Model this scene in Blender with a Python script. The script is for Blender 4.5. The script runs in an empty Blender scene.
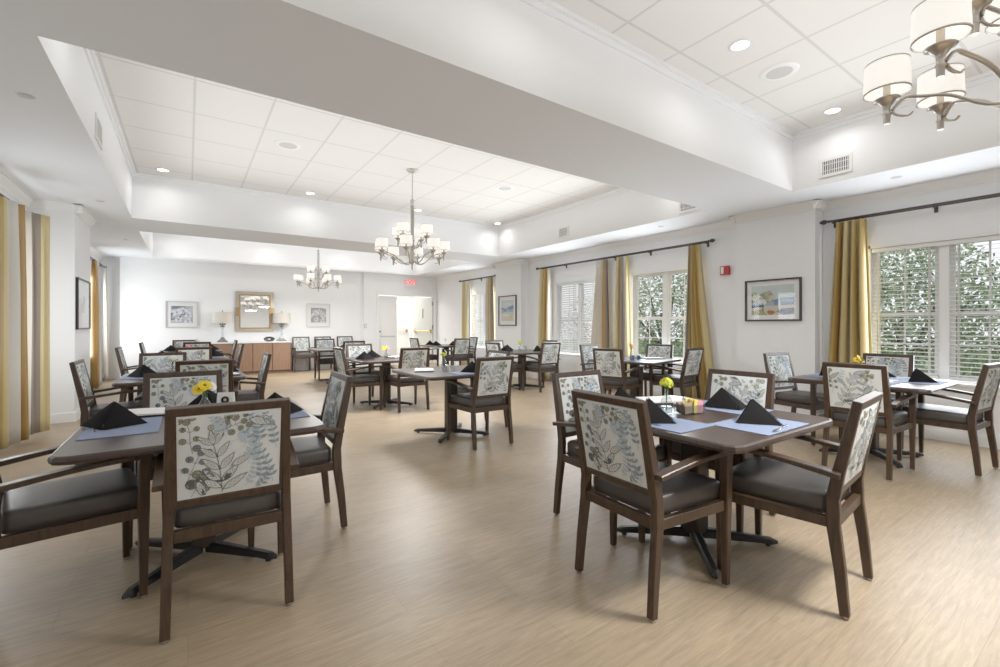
import bpy, math, random
from mathutils import Vector, Matrix
random.seed(7)
sc = bpy.context.scene
COL = sc.collection
R = math.radians
PI = math.pi

# ------------------------------------------------------------------ materials
MATS = {}
def newmat(name):
    m = bpy.data.materials.new(name); m.use_nodes = True
    MATS[name] = m
    nt = m.node_tree
    return m, nt, nt.nodes['Principled BSDF']
def flat(name, col, rough=.6, metal=0., spec=.5, bump=0., bscale=60., var=0.):
    m, nt, b = newmat(name)
    b.inputs['Base Color'].default_value = (*col, 1)
    b.inputs['Roughness'].default_value = rough
    b.inputs['Metallic'].default_value = metal
    b.inputs['Specular IOR Level'].default_value = spec
    if bump or var:
        tc = nt.nodes.new('ShaderNodeTexCoord'); nz = nt.nodes.new('ShaderNodeTexNoise')
        nz.inputs['Scale'].default_value = bscale; nz.inputs['Detail'].default_value = 3
        nt.links.new(tc.outputs['Object'], nz.inputs['Vector'])
        if bump:
            bp = nt.nodes.new('ShaderNodeBump'); bp.inputs['Strength'].default_value = bump; bp.inputs['Distance'].default_value = .002
            nt.links.new(nz.outputs['Fac'], bp.inputs['Height']); nt.links.new(bp.outputs['Normal'], b.inputs['Normal'])
        if var:
            mr = nt.nodes.new('ShaderNodeMapRange'); mr.inputs['To Min'].default_value = 1-var; mr.inputs['To Max'].default_value = 1+var
            nt.links.new(nz.outputs['Fac'], mr.inputs['Value'])
            hs = nt.nodes.new('ShaderNodeHueSaturation'); hs.inputs['Color'].default_value = (*col, 1)
            nt.links.new(mr.outputs['Result'], hs.inputs['Value']); nt.links.new(hs.outputs['Color'], b.inputs['Base Color'])
    return m
def wood(name, c1, c2, rough=.4, scale=(14, 14, 1.2), bump=.08):
    m, nt, b = newmat(name)
    tc = nt.nodes.new('ShaderNodeTexCoord'); mp = nt.nodes.new('ShaderNodeMapping'); mp.inputs['Scale'].default_value = scale
    nz = nt.nodes.new('ShaderNodeTexNoise'); nz.inputs['Scale'].default_value = 6; nz.inputs['Detail'].default_value = 5; nz.inputs['Distortion'].default_value = .6
    cr = nt.nodes.new('ShaderNodeValToRGB'); cr.color_ramp.elements[0].position = .3; cr.color_ramp.elements[1].position = .7
    cr.color_ramp.elements[0].color = (*c1, 1); cr.color_ramp.elements[1].color = (*c2, 1)
    nt.links.new(tc.outputs['Object'], mp.inputs['Vector']); nt.links.new(mp.outputs['Vector'], nz.inputs['Vector'])
    nt.links.new(nz.outputs['Fac'], cr.inputs['Fac']); nt.links.new(cr.outputs['Color'], b.inputs['Base Color'])
    b.inputs['Roughness'].default_value = rough
    if bump:
        bp = nt.nodes.new('ShaderNodeBump'); bp.inputs['Strength'].default_value = bump; bp.inputs['Distance'].default_value = .002
        nt.links.new(nz.outputs['Fac'], bp.inputs['Height']); nt.links.new(bp.outputs['Normal'], b.inputs['Normal'])
    return m
def emit(name, col, strength, base=None):
    m, nt, b = newmat(name)
    b.inputs['Base Color'].default_value = (*(base or col), 1)
    b.inputs['Emission Color'].default_value = (*col, 1)
    b.inputs['Emission Strength'].default_value = strength
    b.inputs['Roughness'].default_value = .6
    return m
def thin_glass(name, tint=(1, 1, 1), gloss=.07):
    m = bpy.data.materials.new(name); m.use_nodes = True; MATS[name] = m
    nt = m.node_tree; nt.nodes.remove(nt.nodes['Principled BSDF'])
    out = nt.nodes['Material Output']
    t = nt.nodes.new('ShaderNodeBsdfTransparent'); t.inputs['Color'].default_value = (*tint, 1)
    g = nt.nodes.new('ShaderNodeBsdfGlossy'); g.inputs['Roughness'].default_value = .03
    lw = nt.nodes.new('ShaderNodeLayerWeight'); pw = nt.nodes.new('ShaderNodeMath'); pw.operation = 'POWER'; pw.inputs[1].default_value = 4
    f = nt.nodes.new('ShaderNodeMapRange'); f.inputs['To Min'].default_value = gloss*.5; f.inputs['To Max'].default_value = .6
    nt.links.new(lw.outputs['Facing'], pw.inputs[0]); nt.links.new(pw.outputs[0], f.inputs['Value'])
    mx = nt.nodes.new('ShaderNodeMixShader')
    nt.links.new(f.outputs['Result'], mx.inputs['Fac']); nt.links.new(t.outputs['BSDF'], mx.inputs[1]); nt.links.new(g.outputs['BSDF'], mx.inputs[2])
    nt.links.new(mx.outputs['Shader'], out.inputs['Surface'])
    return m

flat('wall_paint', (.86, .87, .882), .75, bump=.02, bscale=90)
flat('soffit_paint', (.87, .895, .93), .8)
flat('trim_paint', (.89, .89, .885), .45)
flat('white_metal', (.80, .80, .79), .4)
wood('walnut', (.027, .0135, .0070), (.060, .032, .0165), .4)
wood('walnut_dark', (.016, .010, .0068), (.032, .020, .013), .4)
wood('tabletop_wood', (.034, .0205, .0155), (.054, .034, .026), .28, (1.2, 12, 12), .03)
flat('black_metal', (.012, .012, .013), .4)
flat('vinyl', (.056, .048, .044), .42, bump=.05, bscale=120, var=.12)
flat('panel_fabric', (.66, .685, .675), .85, bump=.06, bscale=500)
flat('leaf_line', (.085, .095, .095), .9)
flat('leaf_fill', (.42, .44, .42), .9)
flat('leaf_pale', (.56, .58, .57), .9)
flat('leaf_blue', (.24, .30, .35), .9)
flat('leaf_sky', (.42, .50, .56), .9)
flat('leaf_olive', (.27, .26, .17), .9)
flat('leaf_olive_light', (.44, .43, .30), .9)
flat('leaf_dusk', (.17, .20, .23), .9)
flat('glide_metal', (.45, .42, .38), .3, 1)
flat('napkin_cloth', (.007, .0065, .007), .9, spec=.12, bump=.1, bscale=400)
flat('placemat_cloth', (.19, .24, .37), .8, bump=.2, bscale=300, var=.15)
flat('silver', (.75, .75, .76), .2, 1)
flat('nickel', (.50, .46, .41), .32, 1)
flat('dark_bronze', (.075, .060, .055), .4, .7)
flat('brass', (.66, .44, .14), .3, 1)
flat('paper', (.82, .82, .80), .7)
flat('menu_black', (.02, .02, .022), .5)
flat('ink', (.01, .01, .01), .7)
thin_glass('glass_pane')
thin_glass('glass_clear', (.84, .87, .88), .16)
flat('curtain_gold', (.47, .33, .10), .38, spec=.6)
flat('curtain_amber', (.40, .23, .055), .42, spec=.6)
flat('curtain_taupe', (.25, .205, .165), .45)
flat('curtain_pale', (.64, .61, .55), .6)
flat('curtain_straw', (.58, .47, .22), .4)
flat('blind_white', (.82, .82, .82), .5)
flat('sash_white', (.84, .84, .84), .4)
emit('lamp_disc', (1, .97, .92), 6)
emit('shade_glow', (1, .955, .88), .58, (.66, .645, .61))
flat('grille_gray', (.60, .59, .57), .6)
flat('grille_dark', (.10, .10, .10), .6)
wood('sideboard_edge', (.07, .04, .025), (.11, .065, .04), .5, (10, 10, 1))
wood('sideboard_wood', (.22, .125, .075), (.31, .185, .115), .45, (10, 10, 1))
flat('counter_white', (.82, .81, .79), .35)
flat('linen', (.66, .62, .55), .85)
flat('pewter', (.22, .22, .21), .4, .8)
flat('gilt', (.40, .27, .13), .35, .8)
flat('champagne', (.52, .46, .37), .3, .8)
flat('mirror_glass', (.9, .9, .9), .02, 1)
flat('black_frame', (.012, .010, .009), .4)
flat('silver_frame', (.60, .61, .61), .4, .3)
flat('mat_board', (.80, .80, .79), .8)
flat('red_plastic', (.45, .012, .018), .4)
emit('exit_red', (.9, .08, .10), .8)
flat('door_white', (.90, .90, .89), .4)
flat('door_gray', (.60, .62, .57), .45)
flat('trunk', (.10, .07, .05), .9)
flat('grass', (.16, .26, .07), .95, var=.3, bscale=5)
for nm, c in dict(yellow=(.85, .62, .01), lemon=(.68, .74, .05), white=(.85, .83, .78), pink=(.80, .30, .36), orange=(.80, .34, .02), stem=(.10, .22, .05), centre=(.30, .14, .02)).items():
    flat('petal_'+nm, c, .6)
for nm, c in dict(sky=(.52, .62, .60), tree=(.33, .33, .17), hill=(.17, .25, .36), field=(.55, .50, .40), dark=(.07, .09, .14), leaf=(.42, .44, .24), rust=(.35, .13, .05), water=(.28, .43, .52),
                  sand=(.60, .55, .44), cloud=(.62, .66, .68), fog=(.36, .39, .43), petalw=(.66, .68, .72), petalg=(.48, .50, .56), shadow=(.16, .17, .21), grayb=(.30, .30, .30), sketch=(.55, .55, .54)).items():
    flat('art_'+nm, c, .7)
flat('packet_brown', (.40, .28, .18), .7); flat('packet_pink', (.80, .30, .36), .7); flat('packet_yellow', (.80, .66, .14), .7); flat('packet_blue', (.12, .18, .42), .7)
flat('leafgreen_a', (.20, .28, .13), .8, var=.35, bscale=4); flat('leafgreen_b', (.34, .42, .24), .8, var=.35, bscale=4); flat('leafgreen_c', (.52, .56, .42), .8, var=.25, bscale=4)

def ceiling_tile_mat(name, x0, sx, y0, sy):
    m, nt, b = newmat(name)
    b.inputs['Roughness'].default_value = .9
    tc = nt.nodes.new('ShaderNodeTexCoord'); sep = nt.nodes.new('ShaderNodeSeparateXYZ')
    nt.links.new(tc.outputs['Object'], sep.inputs['Vector'])
    outs = []
    for ax, o0, s in (('X', x0, sx), ('Y', y0, sy)):
        a = nt.nodes.new('ShaderNodeMath'); a.operation = 'SUBTRACT'; a.inputs[1].default_value = o0 - s*40
        d = nt.nodes.new('ShaderNodeMath'); d.operation = 'DIVIDE'; d.inputs[1].default_value = s
        fr = nt.nodes.new('ShaderNodeMath'); fr.operation = 'FRACT'
        lt = nt.nodes.new('ShaderNodeMath'); lt.operation = 'LESS_THAN'; lt.inputs[1].default_value = .022/s
        nt.links.new(sep.outputs[ax], a.inputs[0]); nt.links.new(a.outputs[0], d.inputs[0]); nt.links.new(d.outputs[0], fr.inputs[0]); nt.links.new(fr.outputs[0], lt.inputs[0])
        outs.append(lt)
    mx = nt.nodes.new('ShaderNodeMath'); mx.operation = 'MAXIMUM'
    nt.links.new(outs[0].outputs[0], mx.inputs[0]); nt.links.new(outs[1].outputs[0], mx.inputs[1])
    mix = nt.nodes.new('ShaderNodeMix'); mix.data_type = 'RGBA'
    mix.inputs[6].default_value = (.82, .805, .775, 1); mix.inputs[7].default_value = (.66, .65, .625, 1)
    nt.links.new(mx.outputs[0], mix.inputs[0]); nt.links.new(mix.outputs[2], b.inputs['Base Color'])
    return m
ceiling_tile_mat('tile_near', 2.58, .622, 2.12, .65)
ceiling_tile_mat('tile_mid', .04, .64, 4.80, .76)
ceiling_tile_mat('tile_far', .04, .64, 9.6, .65)

def floor_mat():
    m, nt, b = newmat('floor_planks')
    tc = nt.nodes.new('ShaderNodeTexCoord')
    br = nt.nodes.new('ShaderNodeTexBrick')
    br.inputs['Scale'].default_value = 1; br.inputs['Brick Width'].default_value = 1.22; br.inputs['Row Height'].default_value = .18
    br.inputs['Mortar Size'].default_value = .0012; br.inputs['Mortar Smooth'].default_value = .2; br.inputs['Bias'].default_value = -.1
    br.offset = .37; br.offset_frequency = 2
    br.inputs['Color1'].default_value = (.345, .258, .165, 1); br.inputs['Color2'].default_value = (.375, .284, .185, 1); br.inputs['Mortar'].default_value = (.265, .19, .12, 1)
    nt.links.new(tc.outputs['Object'], br.inputs['Vector'])
    mp = nt.nodes.new('ShaderNodeMapping'); mp.inputs['Scale'].default_value = (1.5, 20, 1)
    nz = nt.nodes.new('ShaderNodeTexNoise'); nz.inputs['Scale'].default_value = 3.2; nz.inputs['Detail'].default_value = 9; nz.inputs['Roughness'].default_value = .68; nz.inputs['Distortion'].default_value = .9
    nt.links.new(tc.outputs['Object'], mp.inputs['Vector']); nt.links.new(mp.outputs['Vector'], nz.inputs['Vector'])
    n2 = nt.nodes.new('ShaderNodeTexNoise'); n2.inputs['Scale'].default_value = 1.4; n2.inputs['Detail'].default_value = 3
    nt.links.new(tc.outputs['Object'], n2.inputs['Vector'])
    mr = nt.nodes.new('ShaderNodeMapRange'); mr.inputs['From Min'].default_value = .25; mr.inputs['From Max'].default_value = .75; mr.inputs['To Min'].default_value = .66; mr.inputs['To Max'].default_value = 1.26
    nt.links.new(nz.outputs['Fac'], mr.inputs['Value'])
    mr2 = nt.nodes.new('ShaderNodeMapRange'); mr2.inputs['From Min'].default_value = .3; mr2.inputs['From Max'].default_value = .7; mr2.inputs['To Min'].default_value = .90; mr2.inputs['To Max'].default_value = 1.08
    nt.links.new(n2.outputs['Fac'], mr2.inputs['Value'])
    mu = nt.nodes.new('ShaderNodeMath'); mu.operation = 'MULTIPLY'
    nt.links.new(mr.outputs['Result'], mu.inputs[0]); nt.links.new(mr2.outputs['Result'], mu.inputs[1])
    hs = nt.nodes.new('ShaderNodeHueSaturation')
    nt.links.new(br.outputs['Color'], hs.inputs['Color']); nt.links.new(mu.outputs[0], hs.inputs['Value'])
    nt.links.new(hs.outputs['Color'], b.inputs['Base Color'])
    b.inputs['Roughness'].default_value = .40
    b.inputs['Specular IOR Level'].default_value = .42
    bp = nt.nodes.new('ShaderNodeBump'); bp.inputs['Strength'].default_value = .05; bp.inputs['Distance'].default_value = .002
    nt.links.new(nz.outputs['Fac'], bp.inputs['Height']); nt.links.new(bp.outputs['Normal'], b.inputs['Normal'])
floor_mat()

# ------------------------------------------------------------------ mesh builder
class G:
    def __init__(s): s.v = []; s.f = []; s.m = []; s.s = []
    def add(s, vs, fs, mi=0, sm=False, M=None):
        o = len(s.v)
        for p in vs:
            p = Vector(p)
            s.v.append(tuple(M @ p) if M else tuple(p))
        for f in fs:
            s.f.append([o+i for i in f]); s.m.append(mi); s.s.append(sm)
        return s
    def box(s, x0, x1, y0, y1, z0, z1, mi=0, M=None):
        v = [(x0,y0,z0),(x1,y0,z0),(x1,y1,z0),(x0,y1,z0),(x0,y0,z1),(x1,y0,z1),(x1,y1,z1),(x0,y1,z1)]
        return s.add(v, [(0,3,2,1),(4,5,6,7),(0,1,5,4),(1,2,6,5),(2,3,7,6),(3,0,4,7)], mi, False, M)
    def cbox(s, x0, x1, y0, y1, z0, z1, c=.004, mi=0, M=None):
        # box with chamfered vertical and horizontal edges
        xs, ys, zs = (x0, x1), (y0, y1), (z0, z1)
        secs = []
        for z, i in ((z0, c), (z0+c, 0), (z1-c, 0), (z1, c)):
            a, b_, d, e = x0+i, x1-i, y0+i, y1-i
            k = c
            secs.append([(a+k,d,z),(b_-k,d,z),(b_,d+k,z),(b_,e-k,z),(b_-k,e,z),(a+k,e,z),(a,e-k,z),(a,d+k,z)])
        return s.loft(secs, mi, M=M)
    def loft(s, secs, mi=0, sm=False, cap=True, M=None, closed=True):
        n = len(secs[0]); v = [p for q in secs for p in q]; f = []
        for i in range(len(secs)-1):
            for j in range(n if closed else n-1):
                k = (j+1) % n
                f.append((i*n+j, i*n+k, (i+1)*n+k, (i+1)*n+j))
        s.add(v, f, mi, sm, M)
        if cap:
            s.add(secs[0], [tuple(range(n-1, -1, -1))], mi, False, M); s.add(secs[-1], [tuple(range(n))], mi, False, M)
        return s
    def lathe(s, prof, c=(0,0,0), seg=20, mi=0, M=None, sm=True, cap=True):
        secs = [[(c[0]+r*math.cos(2*PI*k/seg), c[1]+r*math.sin(2*PI*k/seg), c[2]+z) for k in range(seg)] for r, z in prof]
        return s.loft(secs, mi, sm, cap, M)
    def tube(s, path, rad, seg=8, mi=0, M=None, flat_=None, cap=True):
        P = [Vector(p) for p in path]; n = len(P); secs = []
        up = Vector((0, 0, 1))
        for i in range(n):
            t = (P[min(i+1, n-1)]-P[max(i-1, 0)]).normalized()
            a = t.cross(up)
            if a.length < 1e-3: a = t.cross(Vector((0, 1, 0)))
            a.normalize(); b = a.cross(t).normalized()
            r = rad[i] if isinstance(rad, (list, tuple)) else rad
            ra, rb = (r, r) if not flat_ else (r*flat_[0], r*flat_[1])
            secs.append([tuple(P[i]+a*ra*math.cos(2*PI*k/seg)+b*rb*math.sin(2*PI*k/seg)) for k in range(seg)])
        return s.loft(secs, mi, True, cap, M)
    def rail(s, path, w, h, side, mi=0, c=.25, M=None):
        # rectangular bar along path; side = world vector across the width
        P = [Vector(p) for p in path]; n = len(P); secs = []; sd = Vector(side).normalized()
        for i in range(n):
            t = (P[min(i+1, n-1)]-P[max(i-1, 0)]).normalized()
            u = sd.cross(t).normalized()
            a = sd - t*sd.dot(t); a.normalize()
            ww = (w[i] if isinstance(w, (list, tuple)) else w)/2; hh = (h[i] if isinstance(h, (list, tuple)) else h)/2
            k = min(ww, hh)*c
            secs.append([tuple(P[i]+a*x+u*y) for x, y in ((-ww+k,-hh),(ww-k,-hh),(ww,-hh+k),(ww,hh-k),(ww-k,hh),(-ww+k,hh),(-ww,hh-k),(-ww,-hh+k))])
        return s.loft(secs, mi, False, True, M)
    def poly(s, pts, mi=0, M=None): return s.add(pts, [tuple(range(len(pts)))], mi, False, M)
    def build(s, name, mats, parent=None, loc=None, rz=0):
        me = bpy.data.meshes.new(name); me.from_pydata(s.v, [], s.f)
        if isinstance(mats, str): mats = [mats]
        for m in mats: me.materials.append(MATS[m])
        me.polygons.foreach_set('material_index', s.m); me.polygons.foreach_set('use_smooth', s.s); me.update()
        o = bpy.data.objects.new(name, me); COL.objects.link(o)
        if parent: o.parent = parent
        if loc: o.location = loc
        if rz: o.rotation_euler = (0, 0, rz)
        return o
def empty(name, loc=(0,0,0), rz=0):
    o = bpy.data.objects.new(name, None); COL.objects.link(o); o.empty_display_size = .1
    o.location = loc; o.rotation_euler = (0, 0, rz); return o
def tag(o, label, cat, group=None):
    o['label'] = label; o['category'] = cat
    if group: o['group'] = group
    return o
def struct(o, label=None):
    o['kind'] = 'structure'
    if label: o['label'] = label
    return o
def copy_tree(o, parent=None):
    c = o.copy(); COL.objects.link(c)
    if parent: c.parent = parent
    for ch in list(o.children): copy_tree(ch, c)
    return c
def TR(x=0, y=0, z=0, rz=0): return Matrix.Translation((x, y, z)) @ Matrix.Rotation(rz, 4, 'Z')

# ------------------------------------------------------------------ room constants
XR, XL = 6.56, -1.60          # window walls
YB, YF = -2.60, 13.08         # wall behind the camera, far wall
SOF, CEI = 2.745, 3.39        # soffit and tray ceiling heights
TX0, TX1 = -.666, 5.685       # tray recesses
TR1 = (-1.95, 2.335); TR2 = (3.327, 8.243); TR3 = (9.334, 12.84)
YN = 13.32                    # left niche runs past the far wall line
# floor, ceiling
struct(G().box(-2.2, 6.9, -2.9, 17.2, -.12, 0).build('floor', 'floor_planks'))
c = G()
z1 = CEI+.25
c.box(XL-.2, TX0, YB, YN, SOF, z1); c.box(TX1, XR+.2, YB, YN, SOF, z1)
for a, b in ((YB, TR1[0]), (TR1[1], TR2[0]), (TR2[1], TR3[0]), (TR3[1], YN)): c.box(TX0, TX1, a, b, SOF, z1)
struct(c.build('ceiling', 'soffit_paint'))
for nm, (a, b), mt in (('ceiling', TR1, 'tile_near'), ('ceiling', TR2, 'tile_mid'), ('ceiling', TR3, 'tile_far')):
    struct(G().box(TX0-.05, TX1+.05, a-.05, b+.05, CEI, CEI+.06).build('ceiling', mt))
    t = G()   # white lining of the recess and a small cornice
    h = .012
    t.box(TX0, TX0+h, a, b, SOF, CEI); t.box(TX1-h, TX1, a, b, SOF, CEI); t.box(TX0+h, TX1-h, a, a+h, SOF, CEI); t.box(TX0+h, TX1-h, b-h, b, SOF, CEI)
    for k, (w, zz) in enumerate(((.055, .03), (.03, .07))):
        z0 = CEI-zz
        t.box(TX0+h, TX0+w, a+h, b-h, z0, CEI); t.box(TX1-w, TX1-h, a+h, b-h, z0, CEI); t.box(TX0+w, TX1-w, a+h, a+w, z0, CEI); t.box(TX0+w, TX1-w, b-w, b-h, z0, CEI)
    struct(t.build('trim_1', 'wall_paint'))
# walls
ZS, ZT = .62, 2.15
WR = [(.60, 1.90), (4.0, 5.32), (6.02, 7.36), (9.72, 10.92)]
WL = [(5.75, 7.05), (11.3, 12.7)]
def side_wall(name, x0, x1, y0, y1, holes):
    g = G(); y = y0
    for a, b in holes:
        g.box(x0, x1, y, a, 0, SOF); g.box(x0, x1, a, b, 0, ZS); g.box(x0, x1, a, b, ZT, SOF); y = b
    g.box(x0, x1, y, y1, 0, SOF)
    return g
g = side_wall('wall_right', XR, XR+.16, YB, YN, WR)
g.box(6.32, XR, 2.343, 3.30, 0, SOF); g.box(6.32, XR, 8.28, 9.32, 0, SOF)
struct(g.build('wall_right', 'wall_paint'))
g = side_wall('wall_left', XL-.16, XL, YB, YN, WL)
g.box(XL, -1.18, 7.753, 8.85, 0, SOF)
struct(g.build('wall_left', 'wall_paint'))
DX0, DX1, DZ = 4.64, 6.45, 2.13
g = G()
g.box(-1.21, 4.20, YF, YF+.16, 0, SOF); g.box(4.20, DX0, YF-.07, YF+.16, 0, SOF); g.box(DX1, XR, YF-.07, YF+.16, 0, SOF); g.box(DX0, DX1, YF-.07, YF+.16, DZ, SOF)
g.box(-1.25, -1.21, YF, YN, 0, SOF); g.box(XL-.16, -1.21, YN, YN+.1, 0, SOF)
struct(g.build('wall_far', 'wall_paint'))
struct(G().box(XL-.16, XR+.16, YB-.16, YB, 0, SOF).build('wall_back', 'wall_paint'))
# corridor beyond the double doors
g = G()
g.box(3.4, 3.5, YF+.16, 16.6, 0, 2.6); g.box(7.3, 7.4, YF+.16, 16.6, 0, 2.6); g.box(3.4, 7.4, 16.6, 16.7, 0, 2.6); g.box(3.4, 7.4, YF+.16, 16.7, 2.6, 2.7)
g.box(3.5, 7.3, 16.56, 16.6, .86, .92)
struct(g.build('wall_corridor', 'wall_paint'))
# baseboards and crown
def base_run(g, pts, h=.11, t=.016):
    pass
g = G()
for a, b in ((YB, 2.343), (3.30, 8.28), (9.32, YF-.07)):
    g.box(XR-.016, XR, a, b, 0, .10); g.box(XR-.010, XR, a, b, .10, .118)
for a, b in ((2.343, 3.30), (8.28, 9.32)):
    g.box(6.304, 6.32, a-.016, b+.016, 0, .118); g.box(6.32, XR-.016, a-.016, a, 0, .118); g.box(6.32, XR-.016, b, b+.016, 0, .118)
struct(g.build('baseboard_right', 'trim_paint'))
g = G()
for a, b in ((YB, 7.753), (8.85, YN)): g.box(XL, XL+.016, a, b, 0, .10); g.box(XL, XL+.010, a, b, .10, .118)
g.box(-1.18, -1.164, 7.737, 8.866, 0, .118); g.box(XL+.016, -1.18, 7.737, 7.753, 0, .118); g.box(XL+.016, -1.18, 8.85, 8.866, 0, .118)
struct(g.build('baseboard_left', 'trim_paint'))
g = G(); g.box(-1.21, 4.2, YF-.016, YF, 0, .118); g.box(4.2, DX0-.07, YF-.086, YF-.07, 0, .118)
struct(g.build('baseboard_far', 'trim_paint'))
def crown(g, x, y0, y1, sx, axis='y'):
    # two stepped and sloped strips hugging the soffit
    prof = [(0, -.10), (.012, -.10), (.018, -.075), (.055, -.028), (.062, -.012), (.075, -.012), (.075, 0), (0, 0)]
    if axis == 'y': secs = [[(x+sx*px, y, SOF+pz) for px, pz in prof] for y in (y0, y1)]
    else: secs = [[(y, x+sx*px, SOF+pz) for px, pz in prof] for y in (y0, y1)]
    g.loft(secs)
g = G()
for a, b in ((YB, 2.343), (3.30, 8.28), (9.32, YF)): crown(g, XR, a, b, -1)
for a, b in ((2.343, 3.30), (8.28, 9.32)):
    crown(g, 6.32, a-.075, b+.075, -1); crown(g, a, 6.245, XR, -1, 'x'); crown(g, b, 6.245, XR, 1, 'x')
struct(g.build('trim_2', 'trim_paint'))
g = G()
for a, b in ((YB, 7.753), (8.85, YN)): crown(g, XL, a, b, 1)
crown(g, -1.18, 7.678, 8.925, 1); crown(g, 7.753, XL, -1.105, -1, 'x'); crown(g, 8.85, XL, -1.105, 1, 'x')
struct(g.build('trim_3', 'trim_paint'))

# ------------------------------------------------------------------ windows, blinds, curtains
def window(i, wall, a, b):
    X, s = (XR, 1) if wall == 'R' else (XL, -1)
    t = empty('window_%d' % i, (X, (a+b)/2, ZS)); struct(t)
    h = (b-a)/2; H = ZT-ZS
    f = G()
    def bx(x0, x1, *r):
        x0, x1 = sorted((s*x0, s*x1)); f.box(x0, x1, *r)
    bx(0, .16, -h, -h+.035, 0, H); bx(0, .16, h-.035, h, 0, H); bx(0, .16, -h, h, H-.035, H); bx(0, .16, -h, h, 0, .03)
    bx(.05, .14, -.04, .04, .03, H-.035)
    f.build('window_frame', 'sash_white', t)
    f = G(); bx(-.05, .0, -h-.05, h+.05, -.025, .0); bx(-.018, 0, -h-.04, h+.04, -.10, -.025)
    f.build('window_sill', 'trim_paint', t)
    zm = H*.47
    for y0, y1 in ((-h+.035, -.04), (.04, h-.035)):
        f = G()
        for z0, z1, xo in ((.03, zm+.02, .075), (zm-.02, H-.035, .095)):
            bx(xo, xo+.02, y0, y0+.04, z0, z1); bx(xo, xo+.02, y1-.04, y1, z0, z1); bx(xo, xo+.02, y0+.04, y1-.04, z0, z0+.045); bx(xo, xo+.02, y0+.04, y1-.04, z1-.045, z1)
            ym = (y0+y1)/2; bx(xo+.004, xo+.012, ym-.008, ym+.008, z0+.045, z1-.045)
            zq = (z0+z1)/2; bx(xo+.004, xo+.012, y0+.04, y1-.04, zq-.008, zq+.008)
        sash = f.build('window_sash', 'sash_white', t)
        f = G()
        for z0, z1, xo in ((.075, zm-.025, .088), (zm+.025, H-.08, .108)):
            x = s*xo; f.poly([(x, y0+.04, z0), (x, y1-.04, z0), (x, y1-.04, z1), (x, y0+.04, z1)])
        f.build('pane', 'glass_pane', sash)
    return t
n = 0
for a, b in WR: n += 1; window(n, 'R', a, b)
for a, b in WL: n += 1; window(n, 'L', a, b)
def blind(a, b, tilt, label, pitch=.046):
    t = empty('window_blind', (XR+.04, (a+b)/2, ZS)); tag(t, label, 'window blind', 'white slatted blinds in the right hand windows')
    h = (b-a)/2-.04; H = ZT-ZS
    G().cbox(-.022, .022, -h, h, H-.085, H-.037).build('headrail', 'blind_white', t)
    for y0, y1 in ((-h, -.045), (.045, h)):
        g = G(); z = .075; ca, sa = math.cos(tilt), math.sin(tilt)
        while z < H-.1:
            w = .021
            p = [(-w*ca, z-w*sa), (0, z+.002), (w*ca, z+w*sa)]
            g.loft([[(p[0][0], y, p[0][1]), (0, y, p[1][1]+.0012), (p[2][0], y, p[2][1]), (0, y, p[1][1]-.0012)] for y in (y0, y1)])
            z += pitch
        g.build('slat_bank', 'blind_white', t)
        G().box(-.018, .018, y0, y1, .034, .055).build('bottom_rail', 'blind_white', t)
        g = G()
        for k in (.12, .88):
            y = y0+(y1-y0)*k
            for x in (-.024, .024): g.box(x-.001, x+.001, y-.006, y+.006, .05, H-.08)
        g.build('ladder_tape', 'grille_gray', t)
    return t
blind(*WR[0], R(12), 'half open white slatted blind in the right hand window beside the gold curtain')
blind(*WR[2], R(52), 'closed white slatted blind in the middle window, left of the garden view')
blind(*WR[3], R(48), 'small far white slatted blind left of the seascape picture')
def curtain_rod(x, y0, y1, z, brackets, label, s=1):
    t = empty('curtain_rod', (x, (y0+y1)/2, z)); tag(t, label, 'curtain rod', 'dark bronze double curtain rods')
    h = (y1-y0)/2
    g = G(); g.tube([(0, -h, 0), (0, h, 0)], .013); g.build('rod', 'dark_bronze', t)
    g = G(); g.tube([(.035*s, -h+.05, -.012), (.035*s, h-.05, -.012)], .008); g.build('back_rod', 'dark_bronze', t)
    for e in (-1, 1):
        M = Matrix.Translation((0, e*h, 0)) @ Matrix.Rotation(-e*PI/2, 4, 'X')
        G().lathe([(.013, 0), (.02, .008), (.012, .02), (.026, .04), (.031, .06), (.022, .085), (.006, .105)], seg=14, M=M).build('finial', 'dark_bronze', t)
    for y in brackets:
        y -= (y0+y1)/2
        g = G(); g.box(min(0, s*.10), max(0, s*.10), y-.008, y+.008, -.026, -.012); x1 = s*.085; g.box(min(x1, s*.10), max(x1, s*.10), y-.015, y+.015, -.07, .03); g.lathe([(.018, -.008), (.018, .008)], (0, y, -.005), 12)
        g.build('bracket', 'dark_bronze', t)
    return t
RZ = 2.49
curtain_rod(6.46, .30, 2.24, RZ, (1.3, 2.21), 'dark double curtain rod above the big slatted window at right')
curtain_rod(6.46, 3.80, 7.80, RZ, (3.86, 4.9, 5.67, 7.0, 7.76), 'long dark double curtain rod across the two middle windows')
curtain_rod(6.46, 9.60, 11.30, RZ, (10.35, 11.25), 'short dark curtain rod above the far small window')
curtain_rod(-1.50, 4.3, 7.56, RZ, (5.4, 6.75), 'dark curtain rod above the nearest left hand curtains', -1)
curtain_rod(-1.50, 11.1, 13.05, RZ, (11.2, 12.5), 'dark curtain rod beyond the left pillar', -1)
CM = ['curtain_gold', 'curtain_amber', 'curtain_taupe', 'curtain_pale', 'curtain_straw']
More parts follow.
